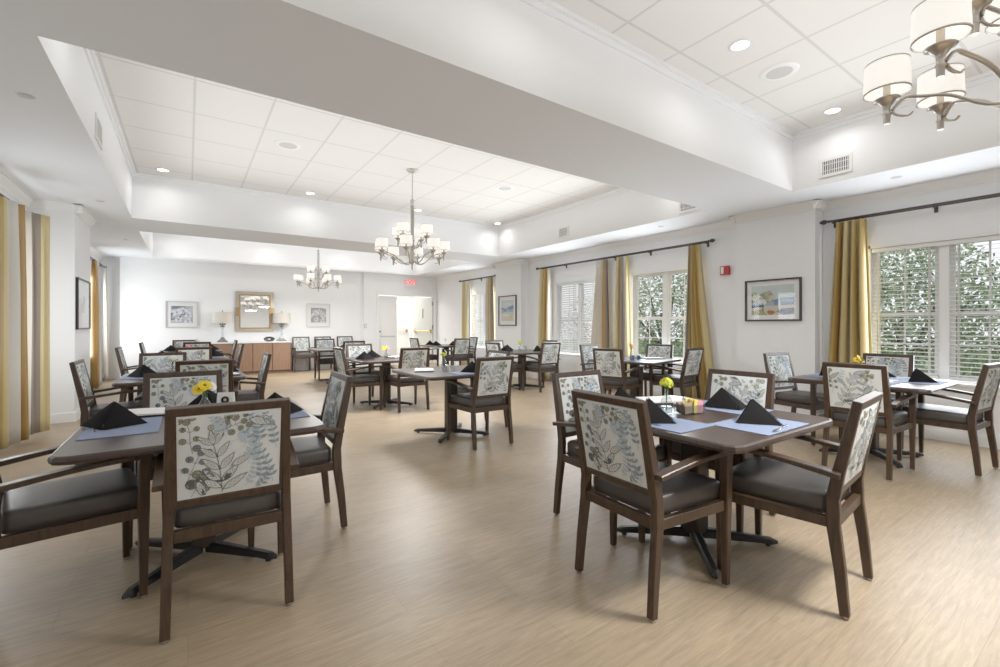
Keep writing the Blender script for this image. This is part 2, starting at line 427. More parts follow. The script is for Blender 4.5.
def curtain(x, top, bot, label, pattern, folds=4, amp=.045, tie=None, dx=0, zb=.03, grp='gold striped curtains'):
    nu, nz = folds*12, 16
    g = G(); V = []
    ph = random.random()*6
    for j in range(nz+1):
        v = j/nz
        z = RZ-.032-(RZ-.032-zb)*v
        a = top[0]+(bot[0]-top[0])*v**1.3; b = top[1]+(bot[1]-top[1])*v**1.3
        if tie:
            q = math.sin(min(1, v/tie[0])*PI/2) if v < tie[0] else 1
            pull = tie[1]*math.exp(-((v-tie[0])/.22)**2)
            a += pull
        for i in range(nu+1):
            u = i/nu
            am = amp*(.55+.45*min(1, v*3))*(1+.25*math.sin(5*u+ph))
            d = am*math.sin(2*PI*folds*u+ph*.3+.25*math.sin(3*v+u*4))
            V.append((x+d+dx*(u-.5), a+(b-a)*u+.25*am*math.sin(4*PI*folds*u), z))
    F = []; M = []
    for j in range(nz):
        for i in range(nu):
            k = j*(nu+1)+i; F.append((k, k+1, k+nu+2, k+nu+1)); M.append(pattern[int(i/nu*len(pattern))])
    g.v = V; g.f = F; g.m = M; g.s = [True]*len(F)
    o = g.build('curtain', CM)
    md = o.modifiers.new('thick', 'SOLIDIFY'); md.thickness = .004
    tag(o, label, 'curtain', grp)
    return o
# pattern indexes: gold 0, amber 1, taupe 2, pale 3, straw 4
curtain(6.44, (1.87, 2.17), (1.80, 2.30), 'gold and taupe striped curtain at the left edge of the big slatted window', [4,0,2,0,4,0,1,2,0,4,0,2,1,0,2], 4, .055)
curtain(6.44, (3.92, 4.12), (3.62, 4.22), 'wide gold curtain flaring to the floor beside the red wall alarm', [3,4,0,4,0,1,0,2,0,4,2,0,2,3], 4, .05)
curtain(6.44, (5.30, 5.56), (5.22, 5.62), 'pale and gold curtain just left of the garden window', [4,3,3,2,0,4,0], 3, .045)
curtain(6.44, (5.78, 6.06), (5.72, 6.32), 'taupe and straw curtain between the two middle windows', [2,1,4,3,4,3,3], 3, .045)
curtain(6.44, (7.40, 7.72), (7.42, 7.78), 'gold curtain left of the closed middle blind', [3,4,0,1,0,2,4,0], 3, .05)
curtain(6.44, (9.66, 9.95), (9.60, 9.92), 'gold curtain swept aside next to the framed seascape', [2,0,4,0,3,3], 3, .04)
curtain(6.44, (10.75, 11.2), (10.80, 11.22), 'straw coloured curtain at the far end of the right wall', [3,4,3,4,0,4], 3, .04)
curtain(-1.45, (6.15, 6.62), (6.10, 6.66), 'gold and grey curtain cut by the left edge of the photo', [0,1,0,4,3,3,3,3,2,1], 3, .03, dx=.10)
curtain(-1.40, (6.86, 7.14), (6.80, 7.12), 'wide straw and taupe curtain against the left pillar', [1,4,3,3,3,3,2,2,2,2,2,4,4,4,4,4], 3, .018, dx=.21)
curtain(-1.47, (11.25, 11.75), (11.25, 11.8), 'deep amber curtain just beyond the left pillar picture', [1,1,0,1,1,1,2,3], 2, .07)
curtain(-1.47, (12.72, 12.95), (12.9, 13.26), 'thin far straw curtain at the left end of the room', [3,4,4,0,4], 3, .03)

# ------------------------------------------------------------------ chair
def seg_y(z):     # rear post profile (side view)
    P = [(0, -.25), (.2, -.231), (.37, -.209), (.48, -.206), (.6, -.226), (.9, -.288), (1, -.309)]
    for (a, ya), (b, yb) in zip(P, P[1:]):
        if z <= b: return ya+(yb-ya)*(z-a)/(b-a)
    return P[-1][1]
PX, PZ0, PZ1 = .182, .532, .872
def panel_pt(u, v, side, off=0):   # u across (m), v up (m from PZ0); side -1 = rear, 1 = front
    z = PZ0+v; y = seg_y(z)
    bu = (1-(u/PX)**2)*(1-((v-.17)/.17)**2)
    th = .015+.010*max(0, bu)**.6+off
    return (u, y+side*th, z+side*th*.2)
def leaf_shapes(seed):
    """list of (polygon, material) in panel coordinates; botanical print with stems, leaves, discs and ferns"""
    rnd = random.Random(seed); S = []
    L, FI, PA, BL, SK, OL, OLL, DU = range(1, 9)
    def lens(p, q, w, mat, n=6):
        px, py = p; qx, qy = q; dx, dy = qx-px, qy-py; l = math.hypot(dx, dy); nx, ny = -dy/l, dx/l
        a = [];b = []
        for i in range(n+1):
            t = i/n; ww = w*math.sin(PI*t**.8)
            a.append((px+dx*t+nx*ww, py+dy*t+ny*ww)); b.append((px+dx*t-nx*ww, py+dy*t-ny*ww))
        S.append((a+b[::-1][1:-1], mat))
    def line(p, q, w, mat):
        px, py = p; qx, qy = q; dx, dy = qx-px, qy-py; l = math.hypot(dx, dy) or 1; nx, ny = -dy/l*w, dx/l*w
        S.append(([(px+nx, py+ny), (px-nx, py-ny), (qx-nx, qy-ny), (qx+nx, qy+ny)], mat))
    def leaf(p, ang, l, w, fill=PA, edge=L):
        q = (p[0]+l*math.cos(ang), p[1]+l*math.sin(ang))
        lens(p, q, w, edge)
        k = .93; lens((p[0]+(q[0]-p[0])*.05, p[1]+(q[1]-p[1])*.05), (p[0]+(q[0]-p[0])*k, p[1]+(q[1]-p[1])*k), w*.84, fill)
        line(p, (p[0]+(q[0]-p[0])*.9, p[1]+(q[1]-p[1])*.9), .0008, edge)
        for t in (.25, .42, .58):
            c0 = (p[0]+(q[0]-p[0])*t, p[1]+(q[1]-p[1])*t)
            for sg in (-1, 1):
                a2 = ang+sg*.5
                line(c0, (c0[0]+l*.24*math.cos(a2), c0[1]+l*.24*math.sin(a2)), .0006, edge)
    def disc(p, r, mat, edge):
        S.append(([(p[0]+r*math.cos(k*PI/5), p[1]+r*math.sin(k*PI/5)) for k in range(10)], edge))
        S.append(([(p[0]+.82*r*math.cos(k*PI/4), p[1]+.82*r*math.sin(k*PI/4)) for k in range(8)], mat))
        for k in range(3):
            a = rnd.random()*6; line((p[0]-.6*r*math.cos(a), p[1]-.6*r*math.sin(a)), (p[0]+.6*r*math.cos(a), p[1]+.6*r*math.sin(a)), .0007, edge)
    def fern(p, ang, l, n, mat, curl=.6, sz=.016):
        x, y = p; a = ang
        for i in range(n):
            st = l/n; x2, y2 = x+st*math.cos(a), y+st*math.sin(a); line((x, y), (x2, y2), .0009, mat)
            for sg in (-1, 1):
                b2 = a+sg*1.0; s_ = sz*(1-.45*i/n)
                lens((x2, y2), (x2+s_*1.5*math.cos(b2), y2+s_*1.5*math.sin(b2)), s_*.36, mat, 4)
            x, y = x2, y2; a += curl/n
    def branch(p, ang, l, n, lw, fill=PA):
        x, y = p; a = ang
        for i in range(n):
            st = l/n; x2, y2 = x+st*math.cos(a), y+st*math.sin(a); line((x, y), (x2, y2), .0012, L)
            sc_ = 1-.35*i/n
            leaf((x2, y2), a+.75, lw*sc_, lw*.17*sc_, fill); leaf((x2, y2), a-.75, lw*sc_, lw*.17*sc_, fill)
            x, y = x2, y2; a += rnd.uniform(-.1, .1)
        leaf((x, y), a, lw*.7, lw*.12, fill)
    def berries(p, ang, l, n, mat, edge, r=.0135):
        x, y = p; a = ang
        for i in range(n):
            st = l/n; x2, y2 = x+st*math.cos(a), y+st*math.sin(a); line((x, y), (x2, y2), .0008, edge)
            for sg in (-1, 1):
                b2 = a+sg*1.05; k = (x2+.026*math.cos(b2), y2+.026*math.sin(b2)); line((x2, y2), k, .0007, edge); disc(k, r*rnd.uniform(.8, 1.15), mat, edge)
            x, y = x2, y2; a += rnd.uniform(-.2, .25)
        disc((x, y), r, mat, edge)
    if seed == 1:
        fern((.04, .19), 1.1, .15, 6, SK, .4, .03); fern((.0, .22), .4, .15, 5, SK, .3, .026); fern((.10, .20), 1.5, .13, 6, BL, .7, .022)
        fern((.155, .02), 1.75, .26, 9, BL, .5, .02); fern((.10, .03), 1.3, .15, 6, BL, 1.0, .02); fern((.05, .02), .9, .12, 6, SK, .9, .016)
        berries((-.13, .19), 1.75, .13, 3, OL, L); berries((-.09, .235), .8, .12, 3, OLL, L); berries((-.155, .06), 1.2, .14, 3, DU, L)
        berries((-.14, .0), 1.1, .09, 2, OL, L, .02); disc((-.065, .055), .019, OL, L); disc((-.085, .11), .015, DU, L)
        branch((-.03, .0), 1.62, .22, 4, .095); leaf((.06, .31), -.3, .10, .017); leaf((.11, .32), -.8, .075, .013)
        leaf((-.03, .02), .6, .11, .016); leaf((-.03, .03), 2.6, .10, .016); fern((-.02, .25), 1.9, .09, 5, SK, .3, .024); fern((.165, .17), 1.7, .16, 6, BL, .3, .02); fern((.08, .0), .5, .1, 5, BL, .9, .018); leaf((-.09, .0), 1.9, .09, .015); berries((-.05, .27), .3, .1, 3, OL, L, .012); leaf((.0, .12), .5, .09, .015); fern((.06, .12), 1.2, .10, 4, SK, .2, .026)
    elif seed == 2:
        branch((.08, .0), 2.05, .25, 4, .085, FI); branch((-.15, .02), .9, .20, 3, .08, PA); fern((-.10, .20), .5, .17, 6, BL, .4, .02); fern((.14, .10), 1.4, .2, 7, SK, .5, .02)
        berries((.02, .22), .6, .15, 3, OLL, L); berries((-.15, .23), 1.2, .09, 2, OL, L); berries((.12, .0), .9, .08, 2, OLL, L, .012); leaf((-.02, .05), .2, .10, .018, FI); leaf((-.16, .17), .5, .09, .015, FI)
        leaf((.02, .29), 2.6, .10, .016, FI); fern((-.06, .01), 2.2, .12, 5, DU, .6, .016); branch((.0, .02), 1.3, .2, 4, .07, PA); leaf((.12, .2), .9, .1, .017, FI); leaf((-.06, .28), .1, .09, .016, FI); leaf((-.17, .1), .9, .1, .016, FI); fern((.05, .16), .8, .12, 5, BL, .3, .018); leaf((.15, .03), 2.0, .09, .015); leaf((.10, .13), .1, .07, .013, FI)
    else:
        branch((-.10, .0), 1.25, .27, 5, .085, PA); branch((.10, .05), 1.9, .22, 4, .075, FI); berries((-.155, .12), 1.4, .18, 4, OL, L, .015); berries((.12, .23), 1.9, .09, 2, OLL, L, .014)
        fern((.02, .02), 1.0, .2, 7, BL, .6, .02); fern((.15, .0), 1.7, .16, 6, DU, .6, .018); fern((-.04, .22), .7, .14, 5, SK, .4, .022); leaf((.0, .30), .2, .10, .016, FI); leaf((-.15, .02), .3, .09, .015)
        berries((.03, .23), .8, .09, 2, OL, L, .012); branch((.03, .0), 2.2, .12, 3, .07, FI); leaf((-.17, .24), .7, .1, .016, FI); leaf((.06, .14), .8, .1, .017, FI); fern((-.12, .2), 1.0, .12, 5, SK, .4, .02); leaf((.17, .1), 1.9, .1, .016, FI); leaf((-.03, .1), .3, .09, .015, PA); leaf((-.06, .2), 2.3, .08, .014, FI)
    # clip to the panel
    e = .008; out = []
    def clip(poly):
        for ax, lim, sg in ((0, PX-e, 1), (0, -PX+e, -1), (1, PZ1-PZ0-e, 1), (1, e, -1)):
            res = []
            for i in range(len(poly)):
                p, q = poly[i-1], poly[i]
                ip, iq = (p[ax]-lim)*sg <= 0, (q[ax]-lim)*sg <= 0
                if ip != iq:
                    t = (lim-p[ax])/(q[ax]-p[ax]); res.append((p[0]+(q[0]-p[0])*t, p[1]+(q[1]-p[1])*t))
                if iq: res.append(q)
            poly = res
            if len(poly) < 3: return None
        return poly
    for p, m in S:
        p = clip(p)
        if p: out.append((p, m))
    return out
PANEL_MATS = ['panel_fabric', 'leaf_line', 'leaf_fill', 'leaf_pale', 'leaf_blue', 'leaf_sky', 'leaf_olive', 'leaf_olive_light', 'leaf_dusk']
def panel_mesh(rear, front):
    g = G(); NU, NV = 14, 14; H = PZ1-PZ0
    for side in (-1, 1):
        V = [panel_pt(-PX+2*PX*i/NU, H*j/NV, side) for j in range(NV+1) for i in range(NU+1)]
        F = []
        for j in range(NV):
            for i in range(NU):
                k = j*(NU+1)+i; q = (k, k+1, k+NU+2, k+NU+1); F.append(q if side < 0 else q[::-1])
        g.add(V, F, 0, True)
        sh = leaf_shapes(rear if side < 0 else front)
        for n_, (p, m) in enumerate(sh):
            off = .0009+.0000035*n_
            pts = [panel_pt((x if side < 0 else -x), y, side, off) for x, y in p]
            g.poly(pts, m)
    for a, b in ((( -PX, 0), (PX, 0)), ((PX, 0), (PX, H)), ((PX, H), (-PX, H)), ((-PX, H), (-PX, 0))):
        g.poly([panel_pt(*a, -1), panel_pt(*a, 1), panel_pt(*b, 1), panel_pt(*b, -1)])
    return g
def make_chair(variant):
    t = empty('dining_chair')
    # rear legs run up as back posts
    for s in (-1, 1):
        zs = [.012, .1, .2, .3, .37, .42, .48, .54, .6, .7, .8, .905]
        path = []; W = []; D = []
        for z in zs:
            path.append((s*(.213-.014*max(0, (z-.37)/.53)+.006*max(0, (.37-z)/.37)), seg_y(z), z))
            W.append(.034); D.append(.034+.016*min(1, z/.42) if z < .42 else .05-.016*(z-.42)/.48)
        g = G(); g.rail(path, W, D, (1, 0, 0), c=.22)
        lg = g.build('leg', 'walnut', t)
        g = G(); g.lathe([(.012, 0), (.014, .004), (.012, .012)], (path[0][0], path[0][1], 0), 10); g.build('glide', 'glide_metal', lg)
        # front leg
        g = G(); x = s*.243
        g.rail([(x, .245, .012), (x, .245, .25), (x, .245, .40), (x+s*.002, .247, .60), (x+s*.004, .25, .632)], [.028, .035, .042, .044, .046], [.028, .036, .043, .042, .044], (1, 0, 0), c=.22)
        lg = g.build('leg', 'walnut', t)
        g = G(); g.lathe([(.012, 0), (.014, .004), (.012, .012)], (x, .245, 0), 10); g.build('glide', 'glide_metal', lg)
        # arm
        g = G(); pts = []; n_ = 8
        for i in range(n_+1):
            v = i/n_
            pts.append((s*(.236+.012*math.sin(v*PI*.5)), -.238+.515*v, .592+.044*math.sin(v*PI*.56)))
        g.rail(pts, [.050, .050, .050, .050, .050, .052, .054, .054, .050], [.024, .024, .023, .022, .022, .022, .022, .022, .018], (1, 0, 0), c=.3)
        g.build('arm', 'walnut', t)
    g = G()
    for z0, z1 in ((.874, .906), (.500, .530)):
        zz = (z0+z1)/2; g.rail([(-.203, seg_y(zz), zz), (.203, seg_y(zz), zz)], [.036, .036], [z1-z0, z1-z0], (0, 1, .2), c=.15)
    for s in (-1, 1):
        g.rail([(s*.187, seg_y(z), z) for z in (.52, .7, .885)], .012, .034, (1, 0, 0), c=.1)
    g.build('back_frame', 'walnut', t)
    panel_mesh(*variant).build('backrest', PANEL_MATS, t)
    # seat cushion
    secs = []
    for z, ins in ((.400, .010), (.406, .002), (.43, 0), (.468, 0), (.480, .004), (.487, .012), (.490, .035), (.492, .09), (.4925, .15)):
        r = []
        hw0, hw1, y0, y1 = .196-ins, .221-ins, -.188+ins*.9, .258-ins*.9
        base = [(-hw0, y0), (hw0, y0), (hw1, y1), (-hw1, y1)]
        k = max(.004, .03-ins*.15)
        for i in range(4):
            p = Vector(base[i]); a = Vector(base[i-1]); b = Vector(base[(i+1) % 4])
            d1 = (a-p).normalized(); d2 = (b-p).normalized()
            for w in (0, .5, 1):
                q = p+d1*k*(1-w)**2+d2*k*w**2
                r.append((q.x, q.y, z))
        secs.append(r)
    G().loft(secs, 0, True).build('seat', 'vinyl', t)
    g = G()
    g.rail([(-.205, -.209, .383), (.205, -.209, .383)], .03, .045, (0, 1, 0), c=.1); g.rail([(-.232, .245, .383), (.232, .245, .383)], .03, .045, (0, 1, 0), c=.1)
    for s in (-1, 1): g.rail([(s*.210, -.2, .383), (s*.238, .24, .383)], .028, .045, (1, 0, 0), c=.1)
    g.build('seat_frame', 'walnut', t)
    return t
PROTO = {k: make_chair(v) for k, v in {0: (1, 3), 1: (2, 1), 2: (3, 2)}.items()}
USED = set()
GRP = 'upholstered armchairs around the dining tables'
def chair(x, y, rot, var, label, group=GRP):
    o = copy_tree(PROTO[var]) if var in USED else PROTO[var]
    USED.add(var)
    o.location = (x, y, 0); o.rotation_euler = (0, 0, R(rot))
    tag(o, label, 'chair', group)
CH = [
 (.154, 2.40, -2, 0, 'floral armchair at the front left table with its back square to the camera'),
 (-.455, 2.76, -78, 2, 'floral armchair cut by the left edge of the photo at the front left table'),
 (.528, 2.985, 88.8, 0, 'floral armchair at the right hand end of the front left table, seen from the side'),
 (-.02, 3.41, 180, 1, 'floral armchair on the far side of the front left table, behind the yellow flower'),
 (1.83, 1.382, -91.8, 0, 'large floral armchair at the left of the front right table, back to the camera'),
 (2.44, .995, 6.1, 1, 'armchair at the right of the front right table, seen from behind its side'),
 (2.17, 1.93, 180, 1, 'floral armchair half hidden behind the nearest chair of the front right table'),
 (2.813, 1.583, 92.5, 2, 'floral armchair facing the camera behind the two napkins of the front right table'),
 (4.75, 1.38, -90, 2, 'floral armchair with its back to the camera at the table by the big slatted window'),
 (5.46, 2.14, 171, 1, 'floral armchair below the framed tree landscape, at the table by the slatted window'),
 (5.46, 1.016, -4.8, 1, 'armchair at the right edge of the photo, seen from the side before the window'),
 (5.98, 1.63, 90, 1, 'floral armchair directly in front of the slatted window, behind the yellow flower'),
 (4.922, 4.237, -76, 2, 'floral armchair at the left of the garden window table, back to the camera'),
 (5.401, 4.942, -178.4, 1, 'floral armchair at the far left of the garden window table, partly hidden'),
 (6.08, 4.50, 106, 2, 'floral armchair directly under the garden window, facing the camera'),
 (5.755, 3.876, 4, 2, 'floral armchair at the right of the garden window table beside the gold curtain'),
 (2.5, 3.97, 0, 2, 'floral armchair at the central table, back to the camera beside the open floor'),
 (2.86, 4.565, 90.8, 1, 'armchair of the central table mostly hidden behind its near chair'),
 (2.62, 6.16, 0, 2, 'floral armchair just behind the central table menu, back to the camera'),
 (2.02, 6.5, -90, 0, 'armchair seen from the side at the left of the pink and yellow flower table'),
 (2.35, 7.25, 180, 2, 'floral armchair facing the camera behind the pink and yellow flower table'),
 (2.73, 9.35, 0, 1, 'floral armchair with only its top frame showing behind the pink and yellow flower table'),
 (2.6, 10.6, 180, 1, 'floral armchair facing the camera at the farthest centre table, before the wall chairs'),
 (.142, 5.117, -3.6, 1, 'floral armchair with its back to the camera at the second table of the left row'),
 (-.23, 6.1, 180, 0, 'pale floral armchair behind the white flower on the second left row table'),
 (-.52, 5.4, -90, 1, 'floral armchair beside the left pillar, turned toward the second left row table'),
 (.45, 5.668, 88.7, 0, 'armchair at the right of the second left row table, before the open floor'),
 (.07, 8.06, 0, 2, 'floral armchair with its back to the camera at the third table of the left row'),
 (-.53, 8.36, -90, 1, 'narrow side view armchair at the left of the third left row table'),
 (.47, 8.85, 90, 0, 'armchair at the right of the third left row table, before the sideboard doors'),
 (.14, 10.4, 0, 1, 'floral armchair back, topmost frame but one, at the last table of the left row'),
 (-.055, 11.42, 180, 0, 'floral armchair farthest back in the left row, under the magnolia picture'),
 (-.413, 10.403, -90.2, 1, 'thin edge on armchair farthest left at the last table of the left row'),
 (.55, 11.05, 90, 0, 'armchair at the right of the last left row table, below the left lamp'),
 (5.445, 6.498, -1.2, 2, 'floral armchair with its back to the camera at the table before the closed blind'),
 (5.93, 7.12, 93, 1, 'armchair with only its top rail showing in front of the closed blind curtain'),
 (4.851, 6.842, -89, 2, 'armchair at the left of the closed blind table, its front hidden by a nearer chair'),
 (5.25, 7.5, 180, 0, 'armchair on the far side of the closed blind table, below the seascape curtain'),
 (5.399, 9.655, -.8, 2, 'floral armchair with its back to the camera at the farthest right table near the doors'),
 (4.83, 10.28, -88, 1, 'armchair in front of the double doors at the farthest right table'),
 (5.959, 10.265, 87.2, 1, 'floral armchair below the small far window at the farthest right table'),
]
for a in CH: chair(*a)
for x, l in ((2.5, 'floral armchair against the far wall, right beside the sideboard'), (3.06, 'middle floral armchair of the three along the far wall'), (3.66, 'floral armchair along the far wall, nearest the light switch')):
    chair(x, 12.76, 180, 2 if x < 3 else 1, l, 'armchairs along the far wall')

# ------------------------------------------------------------------ tables
TH = .715
def make_table():
    t = empty('dining_table')
    def oct_(h, c, z): return [(-h+c,-h,z),(h-c,-h,z),(h-c*.3,-h+c*.3,z),(h,-h+c,z),(h,h-c,z),(h-c*.3,h-c*.3,z),(h-c,h,z),(-h+c,h,z),(-h+c*.3,h-c*.3,z),(-h,h-c,z),(-h,-h+c,z),(-h+c*.3,-h+c*.3,z)]
    G().loft([oct_(.502, .06, TH-.036), oct_(.514, .06, TH-.030), oct_(.517, .06, TH-.018), oct_(.514, .06, TH-.006), oct_(.506, .06, TH)], 0).build('tabletop', 'tabletop_wood', t)
    g = G(); g.cbox(-.055, .055, -.055, .055, .05, TH-.06, .006); g.box(-.2, .2, -.2, .2, TH-.06, TH-.036); g.build('pedestal', 'walnut_dark', t)
    for k in range(4):
        a = PI/4+k*PI/2; M = Matrix.Rotation(a, 4, 'Z')
        g = G()
        secs = []
        for x, w, z0, z1 in ((.03, .024, .022, .075), (.10, .023, .022, .070), (.34, .020, .018, .050), (.40, .019, .012, .044), (.435, .004, .014, .030)):
            secs.append([(x, -w, z0), (x, w, z0), (x, w, z1-.008), (x, w*.6, z1), (x, -w*.6, z1), (x, -w, z1-.008)])
        g.loft(secs, M=M); g.lathe([(.014, 0), (.014, .02)], (.385, 0, 0), 10, M=M)
        g.build('base_foot', 'black_metal', t)
    return t
TABLES = [
 ('fl', .07, 2.88, 0, 'square brown dining table at front left with the number card'),
 ('fr', 2.37, 1.48, 0, 'square brown dining table at front right with the glass caddy of packets'),
 ('sw', 5.27, 1.50, 0, 'square brown dining table in front of the big slatted window'),
 ('ce', 2.42, 4.46, 0, 'square brown dining table in the middle of the room with one white menu'),
 ('py', 2.50, 6.68, 0, 'square brown dining table behind the central one with pink and yellow flowers'),
 ('gw', 5.50, 4.40, 12, 'square brown dining table by the garden window with an orange flower'),
 ('cb', 5.38, 7.00, 0, 'square brown dining table before the closed white blind'),
 ('fd', 5.40, 10.2, 0, 'square brown dining table farthest right, near the double doors'),
 ('fc', 2.66, 10.0, 0, 'square brown dining table in the far centre, before the wall chairs'),
 ('l2', -.03, 5.60, 0, 'square brown dining table second in the left row with a pale flower'),
 ('l3', .0, 8.55, 0, 'square brown dining table third in the left row with a pink flower'),
 ('l4', .05, 10.92, 0, 'square brown dining table last in the left row, before the magnolia picture'),
]
t0 = make_table(); TAB = {}
for i, (k, x, y, r, l) in enumerate(TABLES):
    o = t0 if i == 0 else copy_tree(t0)
    o.location = (x, y, 0); o.rotation_euler = (0, 0, R(r)); tag(o, l, 'table', 'square pedestal dining tables'); TAB[k] = (x, y, R(r))

# ------------------------------------------------------------------ table settings
def make_napkin():
    g = G()
    Lp, Rp, Fp, A = Vector((-.135, .02, .002)), Vector((.135, .02, .002)), Vector((.02, -.11, .002)), Vector((0, .035, .118))
    def face(a, b, c, bul, nrm, n=8):
        V = []; idx = {}
        for i in range(n+1):
            for j in range(n+1-i):
                u, v = i/n, j/n; w = 1-u-v
                p = a*w+b*u+c*v; p = p+nrm*(bul*27*u*v*w*.5+bul*2.2*(u*v+v*w+u*w)*.5)
                p.z = max(p.z, .002)
                idx[i, j] = len(V); V.append(tuple(p))
        F = []
        for i in range(n):
            for j in range(n-i):
                F.append((idx[i, j], idx[i+1, j], idx[i, j+1]))
                if j < n-i-1: F.append((idx[i+1, j], idx[i+1, j+1], idx[i, j+1]))
        g.add(V, F, 0, True)
    for a, b, c, bul in ((Lp, Fp, A, .010), (Fp, Rp, A, .008), (Lp+Vector((.0, .008, 0)), A+Vector((0, .012, -.004)), Rp+Vector((0, .03, 0)), -.006)):
        nn = (b-a).cross(c-a).normalized(); face(a, b, c, bul, nn)
    # second folded layer lying along the right edge
    face(Fp+Vector((.012, -.004, 0)), Rp+Vector((.02, .0, 0)), A+Vector((.012, .01, -.012)), .006, ((Rp-Fp).cross(A-Fp)).normalized())
    return g
NAP = make_napkin().build('napkin', 'napkin_cloth')
MATO = G().cbox(-.215, .215, -.145, .145, .0005, .0035, .001).build('placemat', 'placemat_cloth')
def make_fork():
    g = G(); path = [(0, -.095, .003), (0, -.02, .004), (0, .03, .007), (0, .06, .004), (0, .09, .006)]
    g.rail(path, [.012, .007, .006, .020, .018], [.0025]*5, (1, 0, 0))
    for x in (-.007, -.0023, .0023, .007): g.box(x-.0012, x+.0012, .085, .118, .004, .0065)
    return g.build('fork', 'silver')
FORK = make_fork()
first = {'n': True, 'm': True, 'f': True}
def put(o, key, x, y, z, rz, label, cat, grp):
    c_ = o if first[key] else o.copy()
    if not first[key]: COL.objects.link(c_)
    first[key] = False
    c_.location = (x, y, z); c_.rotation_euler = (0, 0, rz); tag(c_, label, cat, grp)
def place(tab, lx, ly, rz, where, mat=True, nap=True, fork=False, nrz=0, dx=0, dy=0):
    x, y, r = TAB[tab]; M = TR(x, y, 0, r)
    p = M @ Vector((lx, ly, 0))
    if mat: put(MATO, 'm', p.x, p.y, TH, r+rz, 'blue placemat '+where, 'placemat', 'blue placemats')
    if nap:
        q = M @ (Vector((lx, ly, 0))+Matrix.Rotation(rz, 3, 'Z') @ Vector((dx, dy, 0)))
        put(NAP, 'n', q.x, q.y, TH+(.0036 if mat else .0005), r+rz+nrz, 'black pyramid napkin '+where, 'napkin', 'black pyramid napkins')
    if fork:
        q = M @ (Vector((lx, ly, 0))+Matrix.Rotation(rz, 3, 'Z') @ Vector((-.02, -.115, 0)))
        put(FORK, 'f', q.x, q.y, TH+.0036, r+rz+PI/2+.15, 'silver fork lying '+where, 'fork', 'silver forks')
N_, E_, S_, W_ = PI, PI/2, 0, -PI/2
place('fl', -.33, .0, W_, 'at the left end of the front left table', nrz=R(70), fork=True, dx=-.07, dy=-.06)
place('fl', .34, -.02, E_, 'at the right end of the front left table', nrz=R(-90), dx=-.03)
place('fl', .06, -.33, S_, 'behind the nearest chair back on the front left table', nap=False)
place('fl', .03, .35, N_, 'beyond the yellow flower on the front left table', mat=False, nrz=R(180))
place('fr', .02, -.345, S_, 'at the right of the front right table', fork=True, nrz=R(-12), dx=.04, dy=.02)
place('fr', -.34, -.02, W_, 'at the left of the front right table, behind the large chair back', fork=True, nrz=R(95), dx=-.02, dy=-.02)
place('fr', .33, .0, E_, 'on the far right of the front right table, before the facing chair', nrz=R(-120))
place('fr', -.14, .38, N_, 'on the far left of the front right table, behind the big chair', mat=False, nrz=R(180))
place('sw', .1, -.34, S_, 'at the right of the slatted window table', dx=-.02, nrz=R(-15))
place('sw', .0, .34, N_, 'at the left of the slatted window table, before the pillar', nrz=R(180))
place('sw', .3, .0, E_, 'in the middle of the slatted window table, behind the chair back', nrz=R(-90))
place('sw', -.33, -.05, W_, 'on the slatted window table behind the nearest chair', nap=False)
place('ce', .05, -.34, S_, 'on the central table beside the chair back', nrz=R(-20), dx=.03)
place('py', -.36, -.05, W_, 'at the left of the pink and yellow flower table', mat=False, nrz=R(60))
place('py', -.10, .33, N_, 'at the far side of the pink and yellow flower table', mat=False, nrz=R(180))
place('gw', -.36, .10, W_, 'at the left of the garden window table', nrz=R(60))
place('cb', -.36, .06, W_, 'at the left of the closed blind table, first of the pair', mat=False, nrz=R(60))
place('cb', -.08, .36, N_, 'on the closed blind table, just left of the green flower', mat=False, nrz=R(180))
place('cb', .2, -.25, S_, 'at the right of the closed blind table, against the chair back', mat=False, nrz=R(10))
place('fd', -.34, -.10, W_, 'leftmost on the farthest right table', mat=False, nrz=R(60))
place('fd', -.30, .30, N_, 'second from left on the farthest right table', mat=False, nrz=R(180))
place('fd', .05, -.30, S_, 'third from left on the farthest right table', mat=False)
place('fd', .33, .10, E_, 'rightmost on the farthest right table', mat=False, nrz=R(-90))
place('fc', .25, .30, E_, 'on the far centre table, beside the facing chair', mat=False, nrz=R(-90))
place('l2', -.34, .0, W_, 'at the left end of the second left row table', nrz=R(70))
place('l2', .34, .02, E_, 'at the right end of the second left row table', nrz=R(-90))
place('l3', -.34, .0, W_, 'at the left end of the third left row table', mat=False, nrz=R(70))
place('l3', .34, .05, E_, 'at the right end of the third left row table', nrz=R(-90))
place('l4', .34, .0, E_, 'at the right end of the last left row table', mat=False, nrz=R(-90))
place('l4', -.34, .0, W_, 'at the left end of the last left row table', mat=False, nrz=R(70))

def bloom(g, c, r, mi, ci, tilt, n=14, layers=2):
    M = Matrix.Translation(c) @ Matrix.Rotation(tilt[0], 4, 'X') @ Matrix.Rotation(tilt[1], 4, 'Y')
    for L_ in range(layers):
        rr = r*(1-.25*L_)
        for k in range(n):
            a = 2*PI*(k+.5*L_)/n; w = rr*.20
            ca, sa = math.cos(a), math.sin(a)
            pts = []
            for d, ww, z in ((.15, .4, .0), (.55, 1, .10), (.9, .8, .08), (1.0, 0, .02)):
                pts.append((d*rr, ww*w, (z+.08*L_)*rr))
            ring = [(d, w_, z) for d, w_, z in pts]+[(d, -w_, z) for d, w_, z in pts[::-1][1:]]
            g.poly([(d*ca-w_*sa, d*sa+w_*ca, z) for d, w_, z in ring], mi, M)
    g.lathe([(r*.05, .02*r), (r*.26, .06*r), (r*.2, .22*r), (.001, .28*r)], seg=10, mi=ci, M=M)
VASE = [(.028, .002), (.033, .008), (.034, .05), (.030, .075), (.014, .105), (.012, .125), (.016, .135)]
